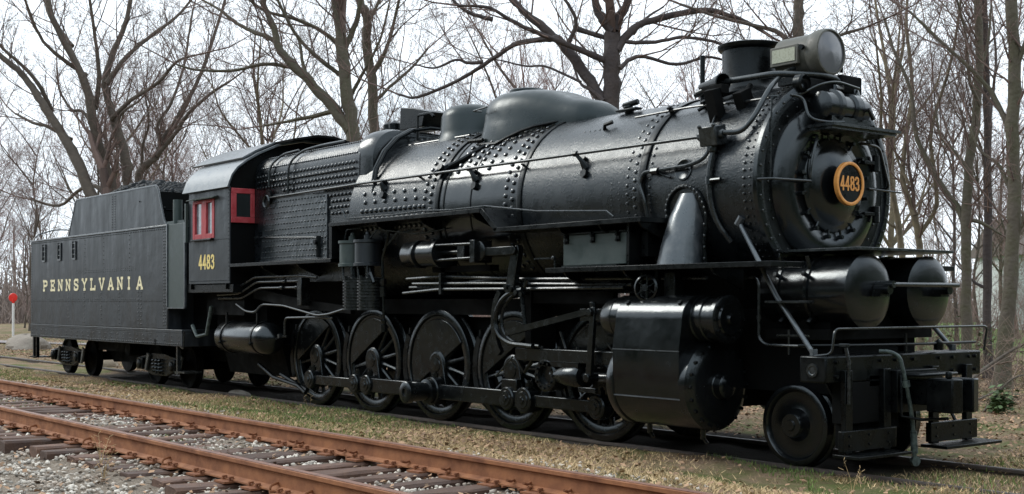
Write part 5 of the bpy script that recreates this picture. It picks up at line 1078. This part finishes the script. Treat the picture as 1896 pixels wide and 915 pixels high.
TREES = {
 'left_maple': ((-29.03, 6.66), [
  (0.355,0.296,[(0.01,0,0.03),(-0.01,0.0,3.3),(-0.11,0.0,5.28)]),
  (0.252,0.074,[(-0.11,0.0,5.28),(-0.8,0.13,5.82),(-1.35,0.33,7.06),(-1.99,0.51,8.04),(-2.73,0.71,9.13),(-3.33,0.87,10.02),(-3.92,1.01,10.71),(-4.81,1.18,11.41),(-5.6,1.39,12.59)]),
  (0.222,0.074,[(-0.11,1.28,5.28),(-0.56,1.08,6.96),(-0.9,0.89,8.44),(-1.1,0.75,9.63),(-1.35,0.64,10.52),(-1.94,0.48,11.7),(-2.34,0.36,12.59),(-2.59,0.22,13.78),(-2.73,0.05,15.16)]),
  (0.222,0.074,[(0.01,1.28,5.28),(0.23,1.39,6.26),(0.13,1.49,7.25),(-0.26,1.61,8.44),(-0.56,1.71,9.43),(-0.8,1.8,10.22),(-0.66,1.89,11.11),(-0.26,2.0,12.2),(0.04,2.11,13.19),(0.23,2.27,14.77)]),
  (0.104,0.044,[(-1.05,1.36,9.23),(-0.8,1.06,10.22),(-0.76,0.76,11.21),(-0.8,0.4,12.4),(-0.9,-0.13,14.18)]),
  (0.104,0.044,[(-0.61,1.36,10.22),(0.04,1.9,11.41),(0.93,2.44,12.4),(1.72,2.88,13.19),(2.31,3.31,14.08)]),
  (0.089,0.044,[(-0.41,1.36,8.84),(0.53,0.9,9.53),(1.72,0.37,10.12),(2.51,-0.05,10.81),(3.3,-0.38,11.01)]),
  (0.089,0.044,[(-1.99,1.36,8.04),(-3.03,1.83,8.59),(-3.82,2.16,8.84),(-4.61,2.52,9.23)]),
  (0.089,0.044,[(-2.73,1.36,9.13),(-3.13,0.9,10.22),(-3.72,0.54,10.91),(-4.22,0.26,11.41),(-4.81,-0.17,12.3)]),
  (0.089,0.037,[(-1.94,1.36,11.7),(-2.73,1.96,12.59),(-3.23,2.35,13.19),(-3.62,2.83,14.08)]),
  (0.089,0.037,[(-1.35,1.36,10.52),(-2.14,0.87,11.11),(-2.73,0.45,11.7),(-3.03,-0.02,12.59),(-3.23,-0.52,13.58)]),
  (0.104,0.044,[(-0.9,2.48,5.87),(-1.55,2.8,6.36),(-2.34,3.13,6.17),(-3.23,3.54,5.62),(-4.61,4.11,5.92)]),
  (0.074,0.037,[(-0.26,1.36,8.44),(0.13,1.01,9.03),(0.93,0.56,9.43)]),
  (0.074,0.037,[(-0.95,1.36,8.44),(-1.74,1.92,9.23),(-2.24,2.18,9.33),(-2.93,2.74,10.22),(-3.23,3.26,11.21)]),
 ]),
 'right_of_left': ((-32.24, 9.04), [
  (0.176,0.144,[(0.0,0,-0.32),(0.0,0.0,3.43),(0.0,0.0,6.43),(0.11,0.0,7.13),(0.43,0.0,7.45)]),
  (0.128,0.048,[(0.43,0.0,7.45),(0.75,0.08,7.72),(0.92,0.22,8.36),(1.77,0.56,9.86),(2.42,0.91,11.47),(2.95,1.31,13.4),(3.27,1.59,14.79)]),
  (0.096,0.048,[(0.75,0.0,7.72),(1.56,-0.23,8.58),(2.2,-0.45,9.43),(3.17,-0.69,10.18),(3.92,-0.87,10.61)]),
  (0.08,0.04,[(0.92,0.0,8.15),(0.7,0.27,9.0),(1.13,0.55,9.86),(1.56,1.05,11.47),(1.67,1.47,12.86),(1.77,1.86,14.15)]),
  (0.064,0.032,[(0.11,0.0,7.13),(0.27,-0.31,8.15),(0.59,-0.58,9.0),(0.54,-0.91,10.07)]),
 ]),
 'twin_middle': ((-12.94, 7.69), [
  (0.244,0.167,[(0.07,0,0.44),(0.06,0.0,2.89),(0.02,0.0,6.16),(-0.13,0.0,7.34),(-0.28,0.0,8.45),(-0.37,0.0,9.2)]),
  (0.133,0.056,[(-0.37,0.0,9.2),(-0.46,0.07,9.86),(-0.61,0.14,10.61),(-0.69,0.26,11.79)]),
  (0.089,0.044,[(-0.28,0.04,8.9),(0.09,-0.13,9.64),(0.24,-0.27,10.31),(0.43,-0.49,11.42)]),
  (0.167,0.067,[(-0.09,0.0,6.6),(-0.69,0.14,7.34),(-1.28,0.28,8.01),(-1.87,0.4,8.6),(-2.24,0.49,9.05),(-2.39,0.58,9.64),(-2.69,0.69,10.31),(-2.98,0.85,11.35)]),
  (0.078,0.033,[(-2.28,0.69,9.2),(-2.69,0.88,9.46),(-3.13,1.08,9.64),(-3.73,1.36,10.01),(-4.17,1.59,10.38),(-4.76,1.87,10.75)]),
  (0.078,0.033,[(-0.35,1.42,8.9),(-0.83,1.19,9.49),(-1.72,0.89,9.94),(-2.69,0.59,10.16),(-3.43,0.31,10.75)]),
  (0.078,0.033,[(-0.72,1.33,7.36),(-1.35,1.52,7.21),(-2.02,1.72,7.12),(-2.98,2.01,6.99)]),
  (0.067,0.028,[(-2.02,1.84,8.71),(-2.54,1.63,8.77),(-3.06,1.42,8.71),(-3.73,1.14,8.49),(-4.69,0.75,8.45),(-5.21,0.54,8.57)]),
  (0.067,0.033,[(-0.39,0.7,8.23),(-1.2,0.39,8.83),(-1.72,0.16,9.42),(-2.09,-0.09,10.16),(-2.39,-0.33,10.9)]),
  (0.056,0.028,[(-1.28,0.57,8.01),(-1.58,0.77,8.6),(-1.72,0.99,9.34),(-2.02,1.17,9.86),(-2.24,1.36,10.46)]),
  (0.056,0.028,[(-0.17,0.75,7.71),(0.28,0.49,8.45),(0.72,0.23,9.2),(1.02,-0.07,10.16)]),
 ]),
 'slim_middle': ((-15.13, 9.77), [
  (0.193,0.12,[(-0.01,0,0.34),(-0.01,0.0,3.8),(-0.03,0.0,7.01),(-0.11,0.0,8.62),(-0.25,0.0,9.82),(-0.25,0.0,10.55),(-0.47,0.0,11.03),(-0.59,0.0,12.23)]),
  (0.072,0.036,[(-0.25,0.0,10.22),(-0.03,0.16,10.71),(0.29,0.42,11.51)]),
  (0.072,0.036,[(-0.11,0.0,8.62),(0.37,-0.28,9.42),(0.69,-0.59,10.39),(0.94,-0.88,11.35)]),
  (0.06,0.03,[(-0.07,0.0,7.81),(0.45,0.23,8.38),(1.1,0.5,9.02),(1.58,0.74,9.66)]),
 ]),
 'oak': ((-4.71, 10.06), [
  (0.249,0.191,[(0.0,0,0.6),(0.0,0.0,4.07),(0.0,0.0,6.4),(0.03,0.0,7.22),(0.03,0.0,8.04),(0.07,0.0,8.38)]),
  (0.143,0.057,[(0.07,0.0,8.35),(-0.25,0.05,8.73),(-0.39,0.09,9.11),(-0.56,0.17,9.93)]),
  (0.143,0.057,[(0.07,0.0,8.38),(0.27,-0.05,8.79),(0.44,-0.08,9.11),(0.63,-0.17,9.99)]),
  (0.153,0.067,[(-0.06,0.0,6.46),(-0.63,0.21,7.34),(-1.07,0.36,7.97),(-1.51,0.49,8.42),(-1.95,0.6,8.79),(-2.27,0.69,9.11),(-2.71,0.83,9.61)]),
  (0.086,0.029,[(-0.09,0.0,7.6),(-0.82,-0.27,7.85),(-1.7,-0.59,8.13),(-2.33,-0.83,8.35),(-2.96,-1.07,8.66),(-3.72,-1.34,8.66)]),
  (0.057,0.029,[(-2.9,0.05,8.64),(-3.34,-0.04,8.73),(-3.72,-0.12,8.92),(-4.03,-0.21,9.24)]),
  (0.077,0.029,[(-1.26,-0.03,8.16),(-1.76,0.15,8.16),(-2.39,0.37,8.07),(-3.15,0.67,7.63),(-3.84,0.95,7.28),(-4.85,1.32,6.93),(-5.36,1.5,7.03)]),
  (0.048,0.019,[(-3.15,0.27,7.63),(-3.53,0.34,7.63),(-3.84,0.41,7.71),(-4.35,0.51,7.53),(-4.85,0.62,7.63)]),
  (0.105,0.038,[(0.13,-0.07,7.85),(0.57,0.11,8.42),(1.26,0.3,8.73),(2.34,0.58,8.98),(2.97,0.74,8.92),(3.57,0.89,8.73),(4.16,1.06,8.42)]),
  (0.067,0.029,[(-0.82,0.37,8.48),(-0.19,0.17,8.23),(0.44,-0.03,8.07),(1.07,-0.22,8.03),(1.71,-0.41,8.1),(2.46,-0.64,7.94),(2.9,-0.79,7.69)]),
  (0.057,0.029,[(0.16,-0.77,7.28),(0.44,-0.66,7.53),(0.82,-0.54,7.6),(1.58,-0.31,7.46),(2.34,-0.07,7.69),(2.84,0.08,7.63)]),
  (0.057,0.029,[(-1.07,-0.32,7.97),(-0.88,-0.46,8.42),(-1.07,-0.6,8.86),(-1.45,-0.78,9.3)]),
  (0.057,0.024,[(-0.19,-0.19,6.59),(-0.5,-0.01,6.9),(-0.75,0.11,7.09),(-0.94,0.35,7.66)]),
  (0.048,0.024,[(0.63,0.8,8.45),(0.95,1.0,8.86),(1.45,1.26,9.24)]),
  (0.038,0.019,[(-0.75,-0.31,7.03),(-1.19,-0.11,7.28),(-1.64,0.09,7.5),(-2.08,0.27,7.53),(-2.71,0.53,7.72)]),
 ]),
 'behind_lamp': ((-1.18, 12.93), [
  (0.167,0.103,[(0.03,0,0.64),(0.01,0.0,3.73),(-0.01,0.0,6.56),(-0.04,0.0,8.16),(-0.04,0.0,8.87),(-0.1,0.0,10.03)]),
  (0.064,0.032,[(-0.03,0.0,7.46),(-0.41,0.22,8.1),(-1.05,0.43,8.36),(-1.83,0.68,8.61),(-2.73,0.97,9.0)]),
  (0.051,0.032,[(-0.03,0.0,7.2),(0.62,-0.27,7.84),(1.39,-0.52,8.1)]),
  (0.051,0.032,[(-0.03,-0.49,6.3),(-0.67,-0.24,6.81),(-1.12,0.03,7.58)]),
 ]),
 'pale_right': ((-1.49, 17.39), [
  (0.092,0.071,[(0.06,0,0.33),(0.06,0.0,1.67),(0.0,0.0,3.23),(-0.18,0.0,4.36),(-0.33,0.0,5.35)]),
  (0.061,0.025,[(-0.33,0.0,5.35),(-0.18,0.28,6.76),(-0.25,0.57,8.18),(-0.4,0.85,9.59),(-0.4,1.08,10.72)]),
  (0.051,0.025,[(-0.25,0.0,4.92),(-0.61,-0.32,5.91),(-0.71,-0.66,7.04),(-0.96,-1.05,8.32)]),
  (0.041,0.02,[(0.03,0.0,3.51),(-0.4,0.18,3.93),(-0.51,0.48,4.92)]),
 ]),
 'forked_right': ((-0.02, 16.02), [
  (0.086,0.077,[(0.05,0,0.24),(0.03,0.0,1.67),(0.0,0.0,3.07),(-0.11,0.0,3.8)]),
  (0.077,0.029,[(-0.11,0.0,3.8),(-0.35,0.19,4.73),(-0.16,0.43,5.92),(0.05,0.68,7.12),(0.0,0.97,8.58),(0.11,1.24,9.91)]),
  (0.057,0.029,[(-0.03,0.0,3.26),(0.37,-0.18,4.06),(0.19,-0.39,5.12),(0.13,-0.55,5.92),(0.5,-0.88,7.52),(0.64,-1.2,9.11)]),
  (0.038,0.019,[(-0.29,-0.18,4.53),(-0.56,0.09,5.39),(-0.45,0.45,6.59)]),
 ]),
 'tall_right': ((1.84, 15.15), [
  (0.125,0.081,[(0.0,0,0.07),(-0.02,0.0,1.59),(-0.02,0.0,3.5),(0.03,0.0,4.83),(0.19,0.0,5.78),(0.27,0.0,7.2),(0.23,0.0,8.63),(0.19,0.0,9.77)]),
  (0.081,0.027,[(-0.02,0.0,3.31),(-0.16,0.18,3.88),(-0.4,0.31,4.26),(-0.92,0.71,5.49),(-0.97,1.08,6.73),(-1.25,1.38,7.68),(-1.44,1.67,8.63)]),
  (0.054,0.022,[(0.0,0.0,3.59),(0.36,-0.12,3.45),(0.69,-0.24,3.21)]),
  (0.045,0.022,[(0.22,-0.22,6.16),(-0.11,-0.42,6.73),(-0.3,-0.71,7.68),(-0.59,-0.96,8.44)]),
  (0.045,0.022,[(0.27,0.0,7.01),(0.55,0.22,7.68),(0.74,0.51,8.63)]),
  (0.045,0.022,[(-0.02,-0.22,4.64),(-0.3,-0.06,5.11),(-0.59,0.08,5.49),(-0.64,0.31,6.25)]),
 ]),
 'dark_right': ((1.6, 16.46), [
  (0.111,0.074,[(0.0,0,0.02),(-0.05,0.0,1.59),(-0.03,0.0,3.56),(-0.05,0.0,5.92),(-0.1,0.0,7.89),(-0.15,0.0,9.46)]),
  (0.046,0.023,[(-0.05,0.0,5.62),(0.19,0.3,6.61),(0.39,0.61,7.59),(0.44,0.93,8.67)]),
  (0.046,0.023,[(-0.03,0.0,4.25),(-0.25,-0.27,5.13),(-0.64,-0.54,5.92)]),
  (0.046,0.023,[(-0.05,0.0,1.98),(-0.35,0.11,2.18),(-0.55,0.21,2.48)]),
 ]),
 'mossy_right': ((3.96, 13.0), [
  (0.168,0.104,[(-0.02,0,0.15),(0.08,0.0,1.09),(0.17,0.0,1.94),(0.25,0.0,3.65),(0.23,0.0,5.35),(0.28,0.0,6.63),(0.17,0.0,7.91),(0.12,0.0,9.1)]),
  (0.064,0.024,[(0.25,0.0,5.1),(-0.05,0.27,5.95),(-0.3,0.42,6.38),(-1.16,0.82,7.4),(-1.58,1.02,7.91)]),
  (0.056,0.024,[(0.27,0.0,6.38),(0.46,-0.26,7.23),(0.63,-0.47,7.91)]),
  (0.048,0.02,[(0.23,0.0,3.82),(0.04,0.21,4.5),(-0.3,0.36,4.84),(-0.47,0.52,5.35)]),
  (0.048,0.02,[(0.21,0.0,2.8),(0.46,-0.22,3.48),(0.81,-0.45,4.16)]),
 ]),
}

LAB = {
 'left_maple': ('broad bare tree with many spreading dark limbs rising behind the tender', 'bark', 'twig', 31, .85),
 'right_of_left': ('slender bare tree with upswept branches rising over the gap between tender and cab', 'bark', 'twig', 32, .7),
 'twin_middle': ('big bare tree leaning two heavy limbs over the firebox, left of a slim trunk', 'barkmoss', 'twig', 33, .8),
 'slim_middle': ('slim straight tree trunk standing just right of the big forked tree above the firebox', 'barkmoss', 'twig', 34, .7),
 'oak': ('large bare oak with a thick dark trunk and long crooked limbs above the sand dome', 'barkdark', 'twig', 35, .85),
 'behind_lamp': ('straight bare tree whose trunk rises directly behind the headlight', 'bark', 'twig', 36, .8),
 'pale_right': ('thin pale barked tree just right of the smokebox front', 'barkpale', 'twig', 37, .8),
 'forked_right': ('thin tree forking low, standing between the smokebox front and the tall woodland trunks', 'barkpale', 'twig', 38, .8),
 'tall_right': ('tall bare tree with mossy trunk, leftmost of the three trunks right of the pilot', 'barkmoss', 'twig', 39, .75),
 'dark_right': ('narrow purplish brown trunk, middle of the three trunks right of the pilot', 'barkdark', 'twig', 40, .8),
 'mossy_right': ('thick green tinged trunk, rightmost of the three trunks right of the pilot', 'barkmoss', 'twig', 41, .75),
}
for n_, (pos, limbs) in TREES.items():
    lab, m_, mt_, sd_, dn_ = LAB[n_]
    _, c_ = make_tree(lab, pos, limbs, m_, mt_, sd_, dn_, twl=1.25 if n_ in ('left_maple', 'twin_middle', 'right_of_left', 'slim_middle') else 1.0)
# woodland behind: a few trees built once, then copied
def proto_limbs(R, H, r):
    x = y = 0; tr = []
    for i in range(7): tr.append((x, y, H*.7*i/6)); x += R.uniform(-.25, .25); y += R.uniform(-.25, .25)
    limbs = [(r, r*.4, tr)]
    for k in range(7):
        i = R.randrange(2, 7); p = tr[i]; a = R.uniform(0, 6.28); l = R.uniform(.25, .42)*H; pts = [p]
        for j in range(1, 5): q = j/4; pts.append((p[0]+math.cos(a)*l*.55*q**.8+R.uniform(-.2, .2), p[1]+math.sin(a)*l*.55*q**.8+R.uniform(-.2, .2), p[2]+l*.85*q+R.uniform(-.1, .1)))
        limbs.append((r*.45, r*.12, pts))
    return limbs
protos = []
for k in range(5):
    R = random.Random(100+k); pos = [(-24, 34), (-34, 26), (-8, 40), (-2, 32), (-46, 30)][k]
    t_, c_ = make_tree(('thicker grey brown trunked tree among the bare woodland behind the train', 'pale barked thin tree among the bare woodland behind the train', 'thin dark barked tree among the bare woodland behind the train', 'slightest grey brown tree among the bare woodland behind the train', 'mossy green trunked tree among the bare woodland behind the train')[k], pos, proto_limbs(R, 15, (.16, .13, .12, .10, .14)[k]), ('bark', 'barkpale', 'barkdark', 'bark', 'barkmoss')[k], ('twigred', 'twig', 'twigred', 'twig', 'twigred')[k], 200+k, .6, group='bare trees of the woodland behind the train', twl=1.3)
    protos.append(t_)
def tree_copy(src, loc, rz, sc):
    o = src.copy(); COL.objects.link(o); o.location = loc; o.rotation_euler = (0, 0, rz); o.scale = (sc, sc, sc)
    for ch in src.children:
        c = ch.copy(); COL.objects.link(c); c.parent = o
    return o
R = random.Random(5)
for k in range(46):
    D = R.uniform(44, 95); u = (k*137.5+R.uniform(-60, 60)) % 2050-80; lat = (u-948)/2333.5*D
    p = CP[:2]+CD*D+CR*lat
    if p[1] < 9: D += 25; p = CP[:2]+CD*D+CR*(lat*D/(D-25))
    if p[1] < 6: continue
    tree_copy(R.choice(protos), (p[0], p[1], gz(p[0], p[1])-.05), R.uniform(0, 6.28), R.uniform(.55, 1.05))
# undergrowth shrubs
def shrub(label, pos, h, n, m, seed, group=None, leafy=0):
    R = random.Random(seed); t_ = thing('bare_shrub' if not leafy else 'evergreen_shrub', label, 'shrub', (*pos, gz(*pos)-.02), group); segs = []; st = []
    for k in range(n):
        a = R.uniform(0, 6.28); p = (pos[0]+math.cos(a)*.12*h, pos[1]+math.sin(a)*.12*h, gz(*pos)-.03)
        grow(segs, R, p, (math.cos(a)*.45, math.sin(a)*.45, 1), h*R.uniform(.6, 1), .014, 1, .04)
    v, f = frust(segs); npmesh('stems', v, f, m, 'stuff', t_)
    if leafy:
        pts = np.array([s[3:6] for s in segs if s[6] < .012]); pts = np.repeat(pts, leafy, 0)+np.random.default_rng(seed).normal(0, .07, (len(pts)*leafy, 3)); v, f = leaves(pts, .05, seed); npmesh('leaves', v, f, 'evergreen', 'stuff', t_)
    return t_
sh = [shrub(('low pale brown leafless shrub at the foot of the woodland', 'reddish twigged leafless shrub at the foot of the woodland', 'tall pale brown leafless shrub at the foot of the woodland')[k], [(-40, 12), (2.5, 20), (-1, 24)][k], 2.2+.5*k, 11, ('brush', 'twigred', 'brush')[k], 300+k, 'leafless shrubs at the foot of the woodland') for k in range(3)]
for k in range(60):
    D = R.uniform(34, 62); u = (k*97.3+R.uniform(-30, 30)) % 1960-20
    if 1200 < u < 1640 and R.random() < .5: continue
    lat = (u-948)/2333.5*D; p = CP[:2]+CD*D+CR*lat
    if p[1] < 7.5: continue
    tree_copy(R.choice(sh), (p[0], p[1], gz(p[0], p[1])-.03), R.uniform(0, 6.28), R.uniform(.6, 1.3))
def at(D, u): p = CP[:2]+CD*D+CR*((u-948)/2333.5*D); return (float(p[0]), float(p[1]))
shrub('leafy dark green shrub seen past the right air tank', at(30, 1785), 1.3, 5, 'brush', 77, leafy=1)
shrub('small green weed clump on the leaf litter right of the foot board', at(20, 1842), .26, 7, 'green', 78, leafy=1)
shrub('small green bramble beside the far end of the track at the right', at(24, 1700), .35, 6, 'green', 79, leafy=1)
# fallen branches on the right
for i, (lab, pts, r) in enumerate((('long fallen branch lying across the leaf litter below the thick mossy trunk', [at(22, 1730)+(.0,), at(22.5, 1790)+(.25,), at(23, 1850)+(.65,), at(23, 1930)+(1.1,)], .05), ('pale broken stick leaning up from the ground between the trunks', [at(24, 1815)+(.9,), at(24, 1835)+(.7,), at(24, 1862)+(.35,)], .02), ('crooked fallen branch lying on the ground behind the coupler', [at(20, 1700)+(-.15,), at(20.5, 1740)+(-.02,), at(21, 1800)+(.02,), at(22, 1860)+(.2,)], .035), ('thin bent branch arching over the leaf litter at the right edge', [at(20, 1810)+(-.2,), at(20, 1850)+(.25,), at(20, 1885)+(.5,), at(20.5, 1940)+(.5,)], .022))):
    R = random.Random(i+50); t_ = thing('fallen_branch', lab, 'branch', pts[0]); out, rr = smooth_limb(pts, r, r*.4, R); mb = MB(); mb.tube(out, rr, 7); build('stem', mb, 'barkpale' if i == 1 else 'bark', t_)
    segs = []
    for k in range(1, len(out), 2): d = (out[k]-out[k-1]).normalized(); grow(segs, R, tuple(out[k]), (d.x+R.uniform(-.8, .8), d.y+R.uniform(-.8, .8), R.uniform(-.1, .6)), R.uniform(.5, 1.3), r*.35, 1, -.01)
    v, f = frust(segs); npmesh('twigs', v, f, 'brush', 'stuff', t_)
# tangle of dead stalks and far woods all round
rg = np.random.default_rng(9); segs = []
n = 5200; D = rg.uniform(24, 55, n); u = rg.uniform(-40, 1940, n); lat = (u-948)/2333.5*D; PX = CP[0]+CD[0]*D+CR[0]*lat; PY = CP[1]+CD[1]*D+CR[1]*lat
ok = (PY > 9)&~((u > 1770)&(D > 31))&((u < 640)|(u > 1640)|(D > 38)); PX, PY = PX[ok], PY[ok]; n = len(PX); Z = gz_np(PX, PY)-.02; H = rg.uniform(.4, 2.0, n)*np.where(PX < -20, 1.2, .75); ex = PX+rg.normal(0, .5, n)*H; ey = PY+rg.normal(0, .5, n)*H
v, f = frust(np.stack([PX, PY, Z, ex, ey, Z+H, np.full(n, .009), np.full(n, .003)], 1)); tag(npmesh('undergrowth', v, f, 'brush'), 'tangle of dead brown stalks covering the woodland floor', 'undergrowth', None, 'stuff')
segs = []; n = 6500; a = rg.uniform(0, 2*PI, n); D = rg.uniform(88, 150, n); cx_, cy_ = -5, 5
PX = cx_+np.cos(a)*D; PY = cy_+np.sin(a)*D; H = rg.uniform(3, 10, n); Z = gz_np(PX, PY)-.1; r_ = rg.uniform(.05, .16, n)
ex = PX+rg.normal(0, .09, n)*H; ey = PY+rg.normal(0, .09, n)*H
s1 = np.stack([PX, PY, Z, ex, ey, Z+H, r_, r_*.3], 1)
m2 = 42000; k = rg.integers(0, n, m2); tt = rg.uniform(.15, 1, m2); qx = PX[k]+(ex-PX)[k]*tt; qy = PY[k]+(ey-PY)[k]*tt; qz = Z[k]+H[k]*tt; l = rg.uniform(.8, 2.6, m2); an = rg.uniform(0, 2*PI, m2); el = rg.uniform(.1, 1.3, m2)
s2 = np.stack([qx, qy, qz, qx+np.cos(an)*np.cos(el)*l, qy+np.sin(an)*np.cos(el)*l, qz+np.sin(el)*l, np.full(m2, .028), np.full(m2, .01)], 1)
m3 = 70000; k = rg.integers(0, n, m3); qx = PX[k]+rg.normal(0, 2, m3); qy = PY[k]+rg.normal(0, 2, m3); qz = Z[k]; l = rg.uniform(1.0, 4.2, m3); 
s3 = np.stack([qx, qy, qz, qx+rg.normal(0, .4, m3)*l, qy+rg.normal(0, .4, m3)*l, qz+l, np.full(m3, .06), np.full(m3, .02)], 1)
v, f = frust(np.vstack([s1, s2, s3])); M['farwood'] = mat('far_bare_woods', (.22, .175, .155), .95, island=.4); tag(npmesh('far_woodland', v, f, 'farwood'), 'far off brown belt of bare woods along the horizon', 'woodland', None, 'stuff')

# ================================================================== SMALL THINGS
x, y = -40.9, 6.6; z = gz(x, y); t_ = thing('marker_post', 'white marker post with a red reflector on top, left of the tender', 'marker post', (x, y, z))
mb = MB(); mb.tube([(x, y, z-.1), (x+.03, y, z+1.75)], .055, 10); build('post', mb, 'white', t_)
mb = MB(); mb.lathe((x+.04, y-.02, z+1.95), (.78, -.62, 0), [(-.03, 0), (-.03, .19), (-.01, .21), (.02, .19), (.03, 0)], 10); mb.tube([(x+.03, y, z+1.7), (x+.04, y, z+1.9)], .06, 8); build('reflector', mb, 'reflector', t_)
def boulder(x, y, sx, sy, sz, seed, lab, m='rock', name='boulder'):
    R = random.Random(seed); mb = MB(); n, k = 20, 9; z0 = gz(x, y)-.1; v = []
    for i in range(k):
        ph = PI/2*i/(k-1)
        for j in range(n):
            a = 2*PI*j/n; q = 1+.10*math.sin(a*3+i+seed)+.05*math.sin(a*7+i*2); v.append((x+sx*math.cos(a)*math.cos(ph)*q, y+sy*math.sin(a)*math.cos(ph)*q, z0+(sz+.1)*math.sin(ph)*(1+.05*math.sin(a*2))))
    mb.loft([v[i*n:(i+1)*n] for i in range(k)]); return tag(build(name, mb, m), lab, 'boulder')
boulder(*at(46, 50), 1.05, .8, .55, 3, 'low rounded grey brown boulder beside the rear end of the tender')
boulder(*at(33, 197), .42, .35, .30, 5, 'small pale rock seen under the tender between its trucks', 'log', 'rock')
p0 = at(31, 430); mb = MB(); boulder(*at(24, 440), .34, .25, .09, 8, 'small grey rock lying in the shadow under the cab', 'stone', 'rock')
# house past the trees at the far right
hx, hy = at(82, 1925); hz = gz(hx, hy); t_ = thing('house', 'pale sided house partly seen beyond the trees at the right edge', 'house', (hx, hy, hz))
th = math.atan2(CR[1], CR[0]); rot = Matrix.Rotation(th, 3, 'Z'); c3 = Vector((hx, hy, hz))
def rb(mb): mb.v = [tuple(rot @ Vector(p)+c3) for p in mb.v]; return mb
mb = MB(); mb.box(-1.6, 8, 0, 7, 0, 5.0); wl = build('wall', rb(mb), 'siding', t_)
for k in range(24):
    mb = MB(); mb.box(-1.62, 8, -.03, 0, .1+k*.2, .27+k*.2); build('siding_board', rb(mb), 'siding', wl)
mb = MB(); mb.prism([(-.6, 4.9), (3.5, 7.4), (7.6, 4.9)], 'x', -2.0, 8.4); build('roof', rb(mb), 'shingle', t_)
mb = MB(); mb.box(-.6, .5, -.06, -.01, 1.2, 2.6); wn = build('window', rb(mb), 'white', t_); mb = MB(); mb.box(-.5, .4, -.08, -.05, 1.3, 2.5); build('pane', rb(mb), 'glass', wn)

# ================================================================== EVERGREENS ACROSS THE LINE (behind the photographer; the paint mirrors them)
rg = np.random.default_rng(33); vs, fs, o = [], [], 0
line = [(-75, -44), (-30, -36), (10, -34), (42, -30), (56, -5), (60, 34), (50, 80), (30, 112)]
for (xa, ya), (xb, yb) in zip(line, line[1:]):
    n_ = int(math.hypot(xb-xa, yb-ya)/2.2)
    for k in range(n_):
        x = xa+(xb-xa)*k/n_+rg.normal(0, 1.2); y = ya+(yb-ya)*k/n_+rg.normal(0, 1.2); H = rg.uniform(11, 17)*(1.5 if y > -28 else 1); B_ = rg.uniform(2.4, 3.6); z0 = gz(x, y)
        for q in range(9):
            zb = z0+.5+H*.92*q/9; zt = z0+H*min(1, (q+2.0)/9); rb_ = B_*(1-q/9.5); m_ = 11; a = np.arange(m_)*2*PI/m_+rg.uniform(0, 1); r_ = rb_*(1+.22*np.where(np.arange(m_) % 2, 1, -1)+rg.normal(0, .07, m_))
            ring = np.stack([x+np.cos(a)*r_, y+np.sin(a)*r_, zb+rg.normal(0, .2, m_)], 1); vs.append(np.vstack([ring, [[x, y, zt]]])); i = np.arange(m_); fs.append(np.stack([i, (i+1) % m_, np.full(m_, m_)], 1)+o); o += m_+1
M['conifer'] = mat('dark_conifer_needles', (.028, .045, .022), .9, spec=.1, noise=(1.5, (.05, .07, .035), .4, .7))
tag(npmesh('evergreen_woodland', np.vstack(vs), np.vstack(fs), 'conifer'), 'dark evergreen woodland across the line from the locomotive', 'woodland', None, 'stuff')
